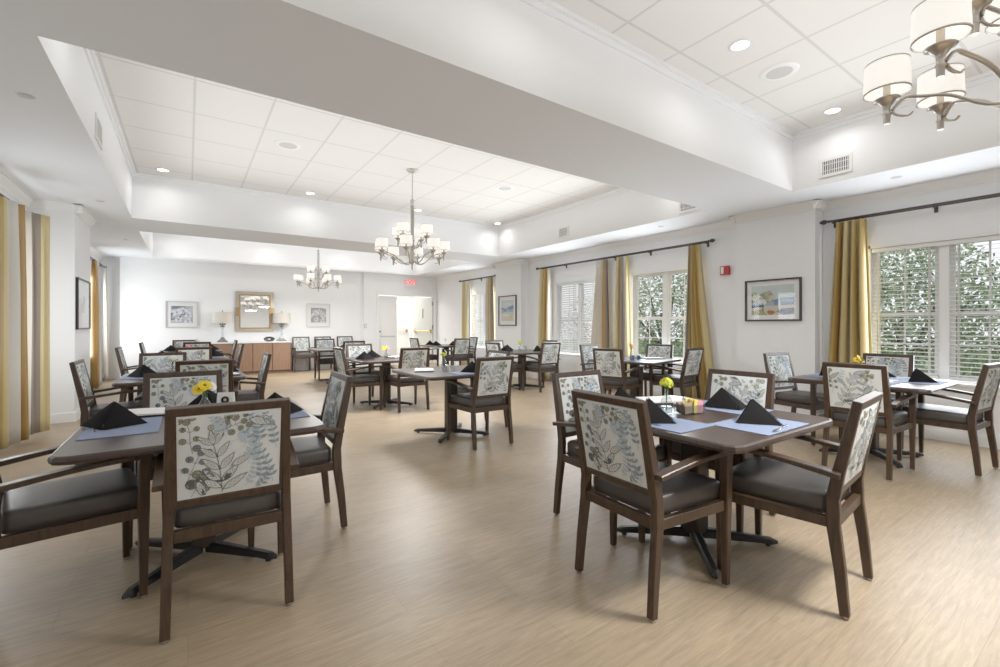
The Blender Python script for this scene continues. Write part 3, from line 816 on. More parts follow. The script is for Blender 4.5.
def flower_vase(x, y, where, col, blooms, h=1.0, vh=1.0, leafy=True):
    v = empty('flower_vase', (x, y, TH)); tag(v, 'clear glass bottle vase '+where, 'vase', 'glass bud vases on the tables')
    pr_ = [(r_, z*vh) for r_, z in VASE]
    G().lathe(pr_, seg=16, cap=False).lathe([(.001, .0), (.028, .002)], seg=16, cap=False).build('bottle', 'glass_clear', v)
    G().lathe([(.001, .004), (.0285, .006), (.031, .04*vh)], seg=16, cap=False).lathe([(.031, .04*vh), (.007, .0405*vh)], seg=16, cap=False).build('water', 'glass_clear', v)
    f = empty('flower', (x, y, TH)); tag(f, col+' flowers '+where, 'flower', 'fresh flowers on the tables')
    for dx, dy, z, r_, pm, tl in blooms:
        g = G(); zt = max(z*h, .135*vh+.022); g.tube([(0, 0, .012), (dx*.05, dy*.05, .1*vh), (dx*.15, dy*.15, .138*vh), (dx, dy, zt)], .0022, 6); g.build('stem', 'petal_stem', f)
        g = G(); bloom(g, (dx, dy, zt), r_, 0, 1, tl); g.build('blossom', ['petal_'+pm, 'petal_centre' if pm in ('yellow', 'orange') else 'petal_'+('lemon' if pm == 'white' else pm)], f)
    if leafy:
        g = G()
        for k in range(4):
            a = k*1.7+.4; L_ = .05; b = Vector((.004*math.cos(a), .004*math.sin(a), .14*vh))
            d = Vector((math.cos(a), math.sin(a), .5))*L_; n_ = Vector((-math.sin(a), math.cos(a), 0))*.011
            g.poly([tuple(b), tuple(b+d*.5+n_), tuple(b+d), tuple(b+d*.5-n_)])
        g.build('leaf', 'petal_stem', f)
def near(tab, lx, ly):
    x, y, r = TAB[tab]; p = TR(x, y, 0, r) @ Vector((lx, ly, 0)); return p.x, p.y
def cl(m1, m2, r=.03, sp=.03):
    rd = random.Random(len(m1)*3+len(m2)); out = []
    for k in range(16):
        a = k*2.4; ph = math.acos(1-1.15*(k+.5)/16); q = sp*math.sin(ph)
        out.append((q*math.cos(a), q*math.sin(a), .165+sp*.8*math.cos(ph)+rd.uniform(-.004, .004), r*.62, m2 if k % 5 == 1 else m1, (-math.sin(a)*ph, math.cos(a)*ph)))
    return out
flower_vase(*near('fl', .005, .05), 'on the front left table beside the number card', 'bright yellow and white', [(-.02, -.01, .165, .045, 'yellow', (.7, -.5)), (.03, .0, .17, .030, 'white', (.9, .5)), (-.035, .02, .15, .035, 'yellow', (.3, -.9)), (.0, -.02, .18, .034, 'yellow', (.8, .1))])
flower_vase(*near('fr', -.115, .10), 'on the front right table before the white menu', 'lime yellow and orange', cl('lemon', 'yellow', .034, .028), 1.05)
flower_vase(*near('sw', .22, .14), 'on the slatted window table', 'bright yellow', [(0, 0, .17, .05, 'yellow', (.9, 0)), (-.03, .02, .16, .035, 'yellow', (.6, -.6)), (.03, 0, .165, .035, 'yellow', (.6, .6))])
flower_vase(*near('ce', -.05, .07), 'on the central table beside the white menu', 'small yellow green', [(0, 0, .16, .028, 'lemon', (.9, 0)), (-.02, .01, .13, .024, 'yellow', (.6, -.6)), (.02, 0, .19, .024, 'white', (.6, .6))], 1.1, 1.15)
flower_vase(*near('py', .0, .0), 'on the table behind the central one', 'yellow and pink', [(-.03, 0, .15, .042, 'yellow', (.8, -.4)), (.03, .0, .16, .036, 'pink', (.8, .5)), (0, .02, .17, .03, 'orange', (.5, 0))])
flower_vase(*near('gw', -.06, .02), 'on the garden window table', 'single orange and yellow', [(0, 0, .20, .045, 'orange', (1.1, .2)), (-.01, .01, .19, .05, 'yellow', (1.1, .2))])
flower_vase(*near('cb', -.02, .05), 'on the closed blind table', 'lime green', cl('lemon', 'lemon', .036, .035))
flower_vase(*near('l2', -.1, .0), 'on the second left row table', 'white and pale green', cl('white', 'lemon', .034, .035))
flower_vase(*near('l3', .0, .0), 'on the third left row table', 'pale pink', cl('pink', 'white', .03, .035))
flower_vase(*near('l4', .1, .0), 'on the last left row table', 'white', cl('white', 'white', .032, .035), 1.15)

def menu(x, y, rz, label, dz=0):
    t = empty('menu', (x, y, TH+dz), rz); tag(t, label, 'menu', 'menus lying on the tables')
    G().box(-.15, .15, -.105, .105, .001, .009).build('cover', 'menu_black', t)
    g = G(); g.loft([[(-.145, yy, .0095), (.145, yy, .0095), (.145, yy, .016), (0, yy, .020), (-.145, yy, .017)] for yy in (-.10, .10)])
    g.build('paper_sheet', 'paper', t)
menu(*near('fl', -.30, .375), R(-12), 'white menu sheets on the front left table behind the left napkin')
menu(*near('fr', .19, .34), R(-28), 'white menu in a black cover on the front right table behind the vase', .0042)
menu(*near('ce', -.27, .12), R(66), 'white menu lying alone on the central table')
menu(*near('py', .2, .05), R(20), 'white menu on the pink and yellow flower table')
menu(*near('gw', .22, -.18), R(-30), 'white menu on the garden window table before the facing chair')
menu(*near('l2', .30, -.28), R(10), 'white menu at the right edge of the second left row table')
# number card
t = empty('number_card', (*near('fl', .11, .155), TH), R(-20)); tag(t, 'white table number card standing beside the yellow flower', 'card')
G().loft([[(x, -.035, 0), (x, .035, 0), (x, .002, .118), (x, -.002, .118)] for x in (-.043, .043)]).build('card', 'paper', t)
def text_mesh(body, size, mat, parent, loc, rot, ext=.001, name='lettering'):
    cu = bpy.data.curves.new(name, 'FONT'); cu.body = body; cu.size = size; cu.align_x = 'CENTER'; cu.align_y = 'CENTER'; cu.extrude = ext; cu.offset = size*.02
    o = bpy.data.objects.new(name, cu); COL.objects.link(o)
    bpy.context.view_layer.update()
    me = bpy.data.meshes.new_from_object(o.evaluated_get(bpy.context.evaluated_depsgraph_get()))
    bpy.data.objects.remove(o)
    me.materials.clear(); me.materials.append(MATS[mat])
    n_ = bpy.data.objects.new(name, me); COL.objects.link(n_); n_.parent = parent; n_.location = loc; n_.rotation_euler = rot
    return n_
text_mesh('9', .088, 'ink', t, (0, -.0210, .062), (R(90-15.6), 0, 0))
# packet caddies
def caddy(x, y, rz, label, cols):
    t = empty('packet_caddy', (x, y, TH), rz); tag(t, label, 'caddy', 'glass packet caddies')
    g = G(); w, d, h = .075, .045, .052
    g.box(-w, w, -d, d, .001, .005); g.box(-w, w, -d, -d+.003, .005, h); g.box(-w, w, d-.003, d, .005, h); g.box(-w, -w+.003, -d+.003, d-.003, .005, h); g.box(w-.003, w, -d+.003, d-.003, .005, h)
    g.build('glass_box', 'glass_clear', t)
    for k, (c_, x0, x1, hh) in enumerate(cols):
        g = G()
        for j in range(6):
            yy = -.034+j*.0125; M = Matrix.Translation(((x0+x1)/2, yy, .006)) @ Matrix.Rotation(random.uniform(-.12, .12), 4, 'Y')
            g.box(-(x1-x0)/2, (x1-x0)/2, -.003, .003, 0, hh, 0, M)
        g.build('sugar_packets', c_, t)
caddy(*near('fr', .0, .03), R(-12), 'glass caddy with pink, yellow and brown packets on the front right table', [('packet_brown', -.068, -.012, .058), ('packet_yellow', -.006, .022, .075), ('packet_pink', .026, .068, .066)])
caddy(*near('gw', -.18, -.10), R(-30), 'caddy with blue and white packets beside the orange flower', [('packet_blue', -.066, -.03, .062), ('paper', -.024, .012, .07), ('packet_blue', .018, .064, .06)])
def shaker(x, y, label):
    t = empty('salt_shaker', (x, y, TH)); tag(t, label, 'shaker', 'glass shakers')
    G().lathe([(.001, .001), (.02, .002), (.018, .05), (.016, .056)], seg=12).build('jar', 'glass_clear', t)
    G().lathe([(.0165, .056), (.017, .062), (.012, .074), (.001, .077)], seg=12).build('cap', 'silver', t)
shaker(*near('fr', .085, .115), 'small glass salt shaker behind the packet caddy')
shaker(*near('ce', -.08, -.06), 'small glass salt shaker beside the central table vase')
def tumbler(x, y, label):
    o = G().lathe([(.026, .004), (.032, .10)], seg=16, cap=False).lathe([(.001, .001), (.026, .004)], seg=16, cap=False).build('tumbler', 'glass_clear', None, (x, y, TH)); tag(o, label, 'glass', 'drinking glasses')
tumbler(*near('ce', -.02, -.08), 'clear glass tumbler on the central table'); tumbler(*near('gw', .02, -.12), 'clear glass tumbler on the garden window table')
tumbler(*near('cb', .12, .05), 'clear glass tumbler beside the lime green flower')
def goblet(x, y, label):
    o = G().lathe([(.032, .001), (.030, .004), (.005, .008), (.005, .08), (.02, .09), (.036, .12), (.033, .17)], seg=16, cap=False).build('wine_glass', 'glass_clear', None, (x, y, TH)); tag(o, label, 'glass', 'stemmed glasses')
goblet(*near('fd', .0, .05), 'stemmed wine glass in the middle of the farthest right table')

# ------------------------------------------------------------------ chandeliers
def make_chandelier():
    t = empty('chandelier')                       # origin on the tray ceiling
    G().lathe([(.001, -.045), (.02, -.044), (.06, -.030), (.075, -.012), (.075, 0)], seg=24).build('canopy', 'nickel', t)
    g = G(); z = -.045; k = 0
    while z > -.40:
        M = Matrix.Translation((0, 0, z-.014)) @ Matrix.Rotation(PI/2*(k % 2), 4, 'Z')
        pth = [(.008*math.cos(a*PI/4), 0, .019*math.sin(a*PI/4)) for a in range(9)]
        g.tube(pth, .0025, 6, M=M, cap=False); z -= .026; k += 1
    g.build('chain', 'nickel', t)
    g = G(); g.tube([(0, 0, -.40), (0, 0, -1.30)], .007, 8)
    for a in range(4):
        x, y = .022*math.cos(a*PI/2), .022*math.sin(a*PI/2); g.tube([(x, y, -.50), (x, y, -1.16)], .0055, 8)
    g.lathe([(.006, -.40), (.03, -.42), (.03, -.45), (.012, -.47), (.032, -.49), (.032, -.505)][::-1], seg=18)
    g.lathe([(.004, -1.40), (.018, -1.37), (.012, -1.34), (.034, -1.30), (.045, -1.25), (.03, -1.20), (.036, -1.17), (.032, -1.15)], seg=18)
    g.lathe([(.03, -1.0), (.036, -.985), (.03, -.97)], seg=18)
    g.build('column', 'nickel', t)
    def lamp(a, r, z, sc_, zhub):
        M = Matrix.Rotation(a, 4, 'Z')
        g = G(); k_ = (r-.03)/.45
        K = [(.03, zhub), (.03+.06*k_, zhub-.040), (.03+.15*k_, zhub-.030), (.03+.25*k_, zhub+(z-zhub)*.45+.010), (.03+.33*k_, z-.004), (.03+.39*k_, z+.010), (r-.018, z-.030)]
        P = []
        for i in range(len(K)-1):      # smooth curve through the knots
            p0, p1, p2, p3 = K[max(i-1, 0)], K[i], K[i+1], K[min(i+2, len(K)-1)]
            for j in range(4):
                u = j/4
                P.append(tuple(.5*(2*p1[q]+(p2[q]-p0[q])*u+(2*p0[q]-5*p1[q]+4*p2[q]-p3[q])*u*u+(3*p1[q]-p0[q]-3*p2[q]+p3[q])*u**3) for q in (0, 1)))
        P.append(K[-1]); P = [(x, 0, zz) for x, zz in P]
        C = [(r-.018-.002*i*i, 0, z-.030-.045*math.sin(PI*i/9*.62)) for i in range(1, 6)]
        C += [(C[-1][0]-.010, 0, C[-1][2]+.004), (C[-1][0]-.017, 0, C[-1][2]+.013)]
        g.tube(P+C, [.0085]*len(P)+[.008, .0075, .007, .0065, .006, .0055, .005], 8, M=M, flat_=(1.2, .75))
        arm = g.build('arm', 'nickel', t)
        G().lathe([(.012, z-.085), (.013, z-.05), (.017, z-.045), (.012, z-.035), (.014, z-.01), (.035, z+.018), (.048, z+.022), (.044, z+.027), (.012, z+.02)], (r, 0, 0), 18, M=M).build('cup', 'nickel', arm)
        G().lathe([(.013, z+.02), (.013, z+.085)], (r, 0, 0), 12, M=M).build('candle_sleeve', 'champagne', arm)
        sh = G(); R0, R1 = .078, .082
        sh.lathe([(R1, z+.055), (R0, z+.178)], (r, 0, 0), 28, M=M, cap=False)
        sh.lathe([(R1-.004, z+.056), (R0-.004, z+.177)], (r, 0, 0), 28, M=M, cap=False)
        s = sh.build('shade', 'shade_glow', t)
        G().lathe([(R1-.003, z+.052), (R1+.002, z+.053), (R1+.002, z+.058), (R1-.003, z+.058)], (r, 0, 0), 28, M=M, cap=False).build('shade_rim', 'nickel', s)
        G().lathe([(R0-.003, z+.176), (R0+.0015, z+.177), (R0+.0015, z+.181), (R0-.003, z+.181)], (r, 0, 0), 28, M=M, cap=False).build('shade_rim', 'nickel', s)
    for k in range(8): lamp(k*PI/4+R(11), .48-.04*(k % 2), -1.20+.02*(k % 2), 1, -1.27)
    for k in range(4): lamp(k*PI/2+R(34), .235, -.965, 1, -1.05)
    return t
ch = make_chandelier(); LGRP = 'tiered nickel chandeliers with drum shades'
CHP = [(2.62, .19, 'large nickel chandelier cut off by the top right corner of the photo'), (2.58, 5.88, 'nickel chandelier with white drum shades hanging in the middle of the room'), (2.51, 11.1, 'smallest and farthest nickel chandelier, left of the exit sign')]
for i, (x, y, l) in enumerate(CHP):
    o = ch if i == 0 else copy_tree(ch)
    o.location = (x, y, CEI); tag(o, l, 'chandelier', LGRP)

# ------------------------------------------------------------------ ceiling fittings
def light(kind, name, loc, energy, rot=(0, 0, 0), **kw):
    d = bpy.data.lights.new(name, kind); d.energy = energy
    for k, v in kw.items(): setattr(d, k, v)
    o = bpy.data.objects.new(name, d); COL.objects.link(o); o.location = loc; o.rotation_euler = rot; return o
DL = []
def downlight(x, y, label):
    t = empty('downlight', (x, y, CEI)); tag(t, label, 'light', 'recessed round downlights')
    G().lathe([(.062, -.001), (.064, -.006), (.084, -.006), (.086, -.001)], seg=28, cap=False).build('trim_ring', 'white_metal', t)
    G().lathe([(.001, -.0035), (.063, -.003)], seg=28, cap=False).build('lens', 'lamp_disc', t)
    DL.append((x, y))
downlight(3.52, 1.81, 'round downlight in the near ceiling bay, left of the round speaker'); downlight(5.36, 1.83, 'round downlight in the corner of the near ceiling bay')
downlight(-.29, 7.86, 'round downlight in the far left corner of the middle ceiling bay'); downlight(1.65, 7.86, 'round downlight in the middle bay above the far beam, left of the chandelier')
downlight(3.56, 7.86, 'small round downlight right behind the middle chandelier stem'); downlight(5.42, 7.92, 'round downlight in the far right corner of the middle ceiling bay')
for x in (-.29, 1.65, 3.52, 5.36): DL.append((x, 3.75))
for x in (-.29, 1.65): DL.append((x, 1.81))
for x in (-.29, 1.65, 3.52, 5.36): DL += [(x, -1.5), (x, 9.75), (x, 12.35)]
def ceiling_speaker(x, y, label):
    t = empty('ceiling_speaker', (x, y, CEI)); tag(t, label, 'speaker', 'round ceiling speakers')
    G().lathe([(.10, -.010), (.135, -.010), (.15, -.001)], seg=30, cap=False).build('ring', 'trim_paint', t)
    G().lathe([(.001, -.008), (.10, -.010)], seg=30, cap=False).build('grille', 'grille_gray', t)
ceiling_speaker(4.16, 1.81, 'round speaker between the two near ceiling downlights'); ceiling_speaker(.99, 5.91, 'round speaker at the left of the middle ceiling bay'); ceiling_speaker(4.12, 5.81, 'round speaker right of the middle chandelier')
def vent(x, y0, y1, z0, z1, s, label, nsl=12):
    t = empty('air_vent', (x, (y0+y1)/2, (z0+z1)/2)); tag(t, label, 'air vent', 'white wall air vents')
    h, v = (y1-y0)/2, (z1-z0)/2; e = .03
    def bx(g, a, b, *r): a, b = sorted((a*s, b*s)); g.box(a, b, *r)
    g = G(); bx(g, 0, .012, -h, -h+e, -v, v); bx(g, 0, .012, h-e, h, -v, v); bx(g, 0, .012, -h+e, h-e, v-e, v); bx(g, 0, .012, -h+e, h-e, -v, -v+e); g.build('frame', 'white_metal', t)
    g = G(); bx(g, 0, .002, -h+e, h-e, -v+e, v-e); g.build('backing', 'grille_dark', t)
    g = G()
    for k in range(nsl):
        y = -h+e+(2*h-2*e)*(k+.5)/nsl; bx(g, .003, .010, y-.0035, y+.0035, -v+e, v-e)
    for k in (-.33, .33): bx(g, .002, .006, -h+e, h-e, v*k-.003, v*k+.003)
    g.build('louvre', 'white_metal', t)
vent(TX1-.012, 1.76, 2.06, 2.82, 3.02, -1, 'louvred air vent in the near ceiling bay wall at top right')
vent(TX1-.012, 6.0, 6.28, 2.83, 3.03, -1, 'air vent in the middle bay wall above the middle windows')
vent(TX1-.012, 3.48, 3.78, 2.78, 2.98, -1, 'air vent in the bright corner of the middle bay beside the beam')
vent(TX0+.012, 5.12, 5.46, 2.82, 3.04, 1, 'air vent on the left wall of the middle ceiling bay')
def sprinkler(x, y, label):
    t = empty('ceiling_sprinkler', (x, y, SOF)); tag(t, label, 'sprinkler', 'flush sprinkler covers on the soffit')
    G().lathe([(.001, -.006), (.036, -.006), (.044, -.001)], seg=20, cap=False).build('cover_plate', 'grille_gray', t)
    G().lathe([(.044, -.001), (.05, -.003), (.052, 0)], seg=20, cap=False).build('ring', 'white_metal', t)
sprinkler(-.886, 4.26, 'round sprinkler cover at the upper left of the soffit'); sprinkler(-.889, 7.34, 'round sprinkler cover on the soffit above the left pillar'); sprinkler(6.0, 1.49, 'round sprinkler cover on the soffit right of the louvred vent'); sprinkler(6.0, 4.3, 'round sprinkler cover on the soffit above the garden window')
sprinkler(-.9, 10.4, 'small round sprinkler cover on the soffit beyond the left pillar')

# ------------------------------------------------------------------ far wall: sideboard, lamps, mirror, pictures, doors
t = empty('sideboard', (1.32, 12.83, 0)); tag(t, 'long brown wooden sideboard with four doors against the far wall', 'sideboard')
h = .87
G().box(-h, h, -.20, .22, .0, .06).build('plinth', 'sideboard_wood', t)
G().box(-h, h, -.22, .23, .06, .775).build('carcass', 'sideboard_edge', t)
for k in range(4):
    x0 = -h+.01+k*(2*h-.02)/4; x1 = x0+(2*h-.02)/4-.016
    g = G(); g.box(x0, x1, -.240, -.2205, .085, .765)
    g.box(x0, x0+.045, -.246, -.240, .085, .765); g.box(x1-.045, x1, -.246, -.240, .085, .765); g.box(x0+.045, x1-.045, -.246, -.240, .72, .765); g.box(x0+.045, x1-.045, -.246, -.240, .085, .13)
    d = g.build('door', 'sideboard_wood', t)
    kx = x1-.025 if k % 2 == 0 else x0+.025
    G().lathe([(.006, 0), (.006, .012), (.013, .018), (.011, .026), (.001, .028)], seg=12, M=Matrix.Translation((kx, -.246, .68)) @ Matrix.Rotation(PI/2, 4, 'X')).build('knob', 'pewter', d)
G().cbox(-.30, 2*h-.30+.0, -.255, .245, 0, .03, .004).build('countertop', 'counter_white', t, (-h+.30, 0, .776))
def lamp_(x, label):
    z = .807
    t = empty('table_lamp', (x, 12.86, z)); tag(t, label, 'lamp', 'pair of sideboard lamps')
    g = G(); g.loft([[(-.11, -.07, 0), (.11, -.07, 0), (.11, .07, 0), (-.11, .07, 0)], [(-.11, -.07, .02), (.11, -.07, .02), (.11, .07, .02), (-.11, .07, .02)], [(-.05, -.04, .075), (.05, -.04, .075), (.05, .04, .075), (-.05, .04, .075)], [(-.035, -.03, .12), (.035, -.03, .12), (.035, .03, .12), (-.035, .03, .12)]])
    g.build('base', 'pewter', t)
    G().lathe([(.022, .12), (.03, .2), (.024, .34), (.018, .38)], seg=14).build('glass_column', 'glass_clear', t)
    g = G()
    for k in range(5):
        a = PI/2+k*2*PI/5
        pts = [(0, -.03, .42), (.06*math.cos(a+.45), -.02, .42+.06*math.sin(a+.45)), (.075*math.cos(a), -.026, .42+.075*math.sin(a)), (.06*math.cos(a-.45), -.02, .42+.06*math.sin(a-.45))]
        b = [(p[0], p[1]+.012, p[2]) for p in pts]
        g.poly(pts); g.poly(b[::-1])
        for i in range(4): g.poly([pts[i], b[i], b[(i+1) % 4], pts[(i+1) % 4]])
    g.lathe([(.012, .37), (.012, .48)], seg=10)
    g.build('flower_ornament', 'pewter', t)
    G().lathe([(.215, .47), (.205, .735)], seg=30, cap=False).lathe([(.211, .471), (.201, .734)], seg=30, cap=False).build('lamp_shade', 'linen', t)
    G().lathe([(.004, .48), (.004, .74), (.012, .75), (.008, .775), (.001, .78)], seg=10).build('finial', 'dark_bronze', t)
lamp_(.69, 'table lamp with cream drum shade left of the gilt mirror'); lamp_(2.0, 'table lamp with cream drum shade right of the gilt mirror')
t = empty('oval_dish', (1.69, 12.70, .807)); tag(t, 'black oval dish with a pale centre propped on the sideboard', 'dish')
M = Matrix.Translation((0, 0, .062)) @ Matrix.Rotation(R(80), 4, 'X') @ Matrix.Scale(2.0, 4, (1, 0, 0))
G().lathe([(.03, -.012), (.062, .002), (.064, .01), (.052, .012), (.036, .004), (.001, .003)], seg=28, M=M).build('rim', 'black_frame', t)
G().lathe([(.015, .0046), (.001, .0056)], seg=24, M=M, cap=False).build('centre', 'grille_gray', t)
G().box(-.05, .05, .0, .05, 0, .03).build('stand', 'black_frame', t)

def frame_box(g, w, h, d, fw, mi=0, y=0):     # picture plane XZ facing -Y
    g.box(-w, -w+fw, y-d, y, -h, h, mi); g.box(w-fw, w, y-d, y, -h, h, mi); g.box(-w+fw, w-fw, y-d, y, h-fw, h, mi); g.box(-w+fw, w-fw, y-d, y, -h, -h+fw, mi)
t = empty('wall_mirror', (1.41, YF, 1.567)); tag(t, 'large gilt framed mirror above the sideboard', 'mirror')
g = G(); frame_box(g, .43, .51, .045, .075); g.build('outer_frame', 'champagne', t)
g = G(); frame_box(g, .355, .435, .05, .03); g.box(-.44, -.35, -.055, -.045, -.12, .10); g.box(.35, .44, -.055, -.045, -.12, .10); g.build('inner_frame', 'gilt', t)
g = G(); g.poly([(-.33, -.012, -.41), (.33, -.012, -.41), (.33, -.012, .41), (-.33, -.012, .41)]); g.build('mirror_glass', 'mirror_glass', t)
def blob(rnd, cx, cz, rx, rz, n=12, j=.22, rot=0):
    o = []
    for k in range(n):
        a = 2*PI*k/n; q = 1+rnd.uniform(-j, j); x, z = rx*q*math.cos(a), rz*q*math.sin(a)
        o.append((cx+x*math.cos(rot)-z*math.sin(rot), cz+x*math.sin(rot)+z*math.cos(rot)))
    return o
def picture(loc, rz, w, h, fmat, art, aw, ah, label, fw=.02, d=.03, bg='art_sky'):
    """art: list of (polygon in -1..1 units, material)"""
    t = empty('framed_picture', loc, rz); tag(t, label, 'picture', 'framed wall pictures')
    g = G(); frame_box(g, w, h, d, fw); g.build('frame', fmat, t)
    G().box(-w+fw, w-fw, -.010, 0, -h+fw, h-fw).build('mat_board', 'mat_board', t)
    mats = [bg]; g = G(); g.box(-aw, aw, -.0115, -.010, -ah, ah, 0)
    for n_, (p, m) in enumerate(art):
        if m not in mats: mats.append(m)
        y = -.0118-.00012*n_
        q = [(min(1, max(-1, a))*aw, y, min(1, max(-1, b))*ah) for a, b in p]
        if len({(round(a[0], 5), round(a[2], 5)) for a in q}) > 2: g.poly(q, mats.index(m))
    g.build('art_print', mats, t)
    g = G(); g.poly([(-w+fw, -d*.8, -h+fw), (w-fw, -d*.8, -h+fw), (w-fw, -d*.8, h-fw), (-w+fw, -d*.8, h-fw)]); g.build('picture_glass', 'glass_pane', t)
rnd = random.Random(3)
A = [([(-1, -.25), (-.3, -.1), (.2, .05), (.6, .15), (1, .1), (1, -.45), (-1, -.4)], 'art_hill'), ([(-1, -.1), (-.4, .1), (.1, -.1), (.1, -.4), (-1, -.35)], 'art_water'),
     ([(-1, -.4), (1, -.35), (1, -1), (-1, -1)], 'art_field'), ([(-1, -.33), (-.4, -.3), (-.4, -.45), (-1, -.5)], 'art_dark'), ([(.3, -.6), (1, -.55), (1, -.95), (.5, -1), (.2, -.8)], 'art_dark'), ([(-1, -.7), (-.5, -.6), (-.2, -1), (-1, -1)], 'art_tree')]
for k in range(44): A.append((blob(rnd, -.55+rnd.uniform(-.42, .55), .18+rnd.uniform(-.30, .40), .11, .09), ('art_tree', 'art_leaf', 'art_field', 'art_tree', 'art_fog')[k % 5]))
A += [(blob(rnd, -.45, -.1, .22, .2), 'art_cloud'), ([(-.47, -.2), (-.43, -.2), (-.4, -.75), (-.46, -.75)], 'art_dark'), (blob(rnd, -.05, -.82, .2, .14), 'art_rust'), (blob(rnd, .35, -.2, .06, .5), 'art_cloud'), (blob(rnd, .7, -.05, .35, .12), 'art_water')]
picture((6.32, 2.83, 1.55), -PI/2, .345, .275, 'black_frame', A, .262, .195, 'black framed landscape with a tree on the pillar at right')
rnd = random.Random(5)
A = [([(-1, .35), (-.3, .2), (.4, .4), (1, .5), (1, .0), (-1, -.2)], 'art_hill'), ([(-1, .1), (-.2, .25), (.6, .05), (1, .15), (1, -.2), (0, -.1), (-1, -.3)], 'art_water'), ([(-1, -.25), (0, -.1), (1, -.35), (1, -1), (-1, -1)], 'art_sand'), (blob(rnd, -.2, -.45, .7, .1), 'art_cloud'), (blob(rnd, .2, .6, .7, .12), 'art_cloud'), (blob(rnd, -.4, .05, .3, .12), 'art_hill'), (blob(rnd, .5, -.62, .3, .1), 'art_field')]
picture((6.32, 8.80, 1.57), -PI/2, .36, .36, 'black_frame', A, .25, .25, 'black framed seascape on the far right pillar')
A = [(blob(rnd, 0, -.2, .5, .4), 'art_sketch'), (blob(rnd, .2, .3, .3, .3), 'art_petalg')]
picture((-1.18, 8.24, 1.50), PI/2, .44, .335, 'black_frame', A, .28, .2, 'black framed pale print on the left pillar', bg='mat_board')
def flower_art(seed, dark, cols):
    r_ = random.Random(seed); A = []
    for k in range(26): A.append((blob(r_, r_.uniform(-1, 1), r_.uniform(-1, 1), r_.uniform(.12, .4), r_.uniform(.1, .3)), r_.choice(dark)))
    for cx, cz, s in ((-.45, .25, .5), (.15, .45, .42), (.6, -.05, .4), (-.3, -.6, .38), (.55, -.75, .4)):
        for k in range(7):
            a = k*.9+r_.random(); A.append((blob(r_, cx+s*.5*math.cos(a), cz+s*.5*math.sin(a), s*.52, s*.30, 10, .15, a), cols[k % len(cols)]))
        A.append((blob(r_, cx, cz, .1, .08), dark[0]))
    for k in range(10):
        a = r_.uniform(-1, 1), r_.uniform(-1, 1); A.append(([a, (a[0]+.04, a[1]), (a[0]+r_.uniform(-.3, .3), a[1]+r_.uniform(-.4, .4))], dark[0]))
    return A
picture((-.12, YF, 1.475), 0, .315, .31, 'silver_frame', flower_art(11, ['art_shadow', 'art_fog', 'art_petalg'], ['art_petalw', 'art_petalw', 'art_petalg']), .215, .20, 'pale framed blue grey magnolia print left of the mirror', bg='art_fog')
picture((2.96, YF, 1.495), 0, .305, .32, 'silver_frame', flower_art(23, ['art_grayb', 'art_sketch', 'art_fog'], ['art_sketch', 'art_cloud', 'art_petalg']), .20, .20, 'square framed grey flower print right of the mirror', bg='art_grayb')
# doors
def panic_bar(parent, w, z, y):
    b = G(); b.tube([(.08, y-.05, z), (w-.08, y-.05, z)], .016, 10)
    for x in (.08, w-.08): b.box(x-.03, x+.03, y-.065, y, z-.05, z+.05)
    b.build('panic_bar', 'brass', parent)
g = G(); j = .05
g.box(DX0-.06, DX0, YF-.086, YF-.0705, 0, DZ+.06); g.box(DX1, DX1+.06, YF-.086, YF-.0705, 0, DZ+.06); g.box(DX0, DX1, YF-.086, YF-.0705, DZ, DZ+.06)
struct(g.build('trim_4', 'trim_paint'))
def door(i, x, y, rz, w, mat, bar, label):
    t = empty('door_%d' % i, (x, y, 0), rz); struct(t, label)
    G().box(0, w, -.022, .022, .012, DZ-.03).build('door_leaf', mat, t)
    if bar: panic_bar(t, w, 1.03, -.022)
    return t
d = door(1, DX1-.02, YF-.02, R(107), .88, 'door_gray', False, 'grey white door leaf with brass bar, hinged at the right jamb')
b = G(); b.tube([(.08, .075, 1.03), (.80, .075, 1.03)], .016, 10)
for x in (.08, .80): b.box(x-.03, x+.03, .022, .09, .98, 1.08)
b.build('panic_bar', 'brass', d)
G().box(.42, .46, .022, .028, 1.45, 1.75).build('door_plate', 'grille_dark', d)
g = G()
for z in (.3, 1.1, 1.85): g.box(-.012, .012, .0, .035, z, z+.12)
g.build('hinge', 'pewter', d)
d = door(2, 5.45, YF+2.0, R(-22), .95, 'door_white', True, 'white door leaf with brass bar standing open behind')
d = door(3, DX0+.02, YF+.05, R(4), .60, 'door_white', False, 'white left door leaf with small dark lock')
G().lathe([(.02, 0), (.025, .02), (.02, .04)], seg=12, M=Matrix.Translation((.05, -.022, 1.03)) @ Matrix.Rotation(PI/2, 4, 'X')).build('door_knob', 'dark_bronze', d)
G().box(.06, .54, -.034, -.022, .86, .90).build('push_rail', 'grille_gray', d)
# exit sign
t = empty('exit_sign', (5.64, YF-.07, 2.52)); tag(t, 'red lettered exit sign hanging above the double doors', 'sign')
G().box(-.20, .20, -.05, -.002, -.12, .12).build('sign_box', 'paper', t)
text_mesh('EXIT', .19, 'exit_red', t, (0, -.052, .01), (R(90), 0, 0), .002)
# small wall fittings
t = empty('fire_alarm', (XR, 3.585, 2.03)); tag(t, 'red fire alarm box on the wall beside the wide gold curtain', 'fire alarm')
G().box(-.05, 0, -.065, .065, -.065, .065).build('housing', 'red_plastic', t); G().box(-.056, -.05, .01, .05, -.05, .05).build('strobe_lens', 'paper', t)
t = empty('light_switch', (4.235, YF-.07, 1.20)); tag(t, 'white light switch plate on the far wall left of the doors', 'switch')
G().box(-.04, .04, -.008, 0, -.06, .06).build('plate', 'grille_gray', t); G().box(-.012, .012, -.014, -.008, -.03, .03).build('rocker', 'trim_paint', t)

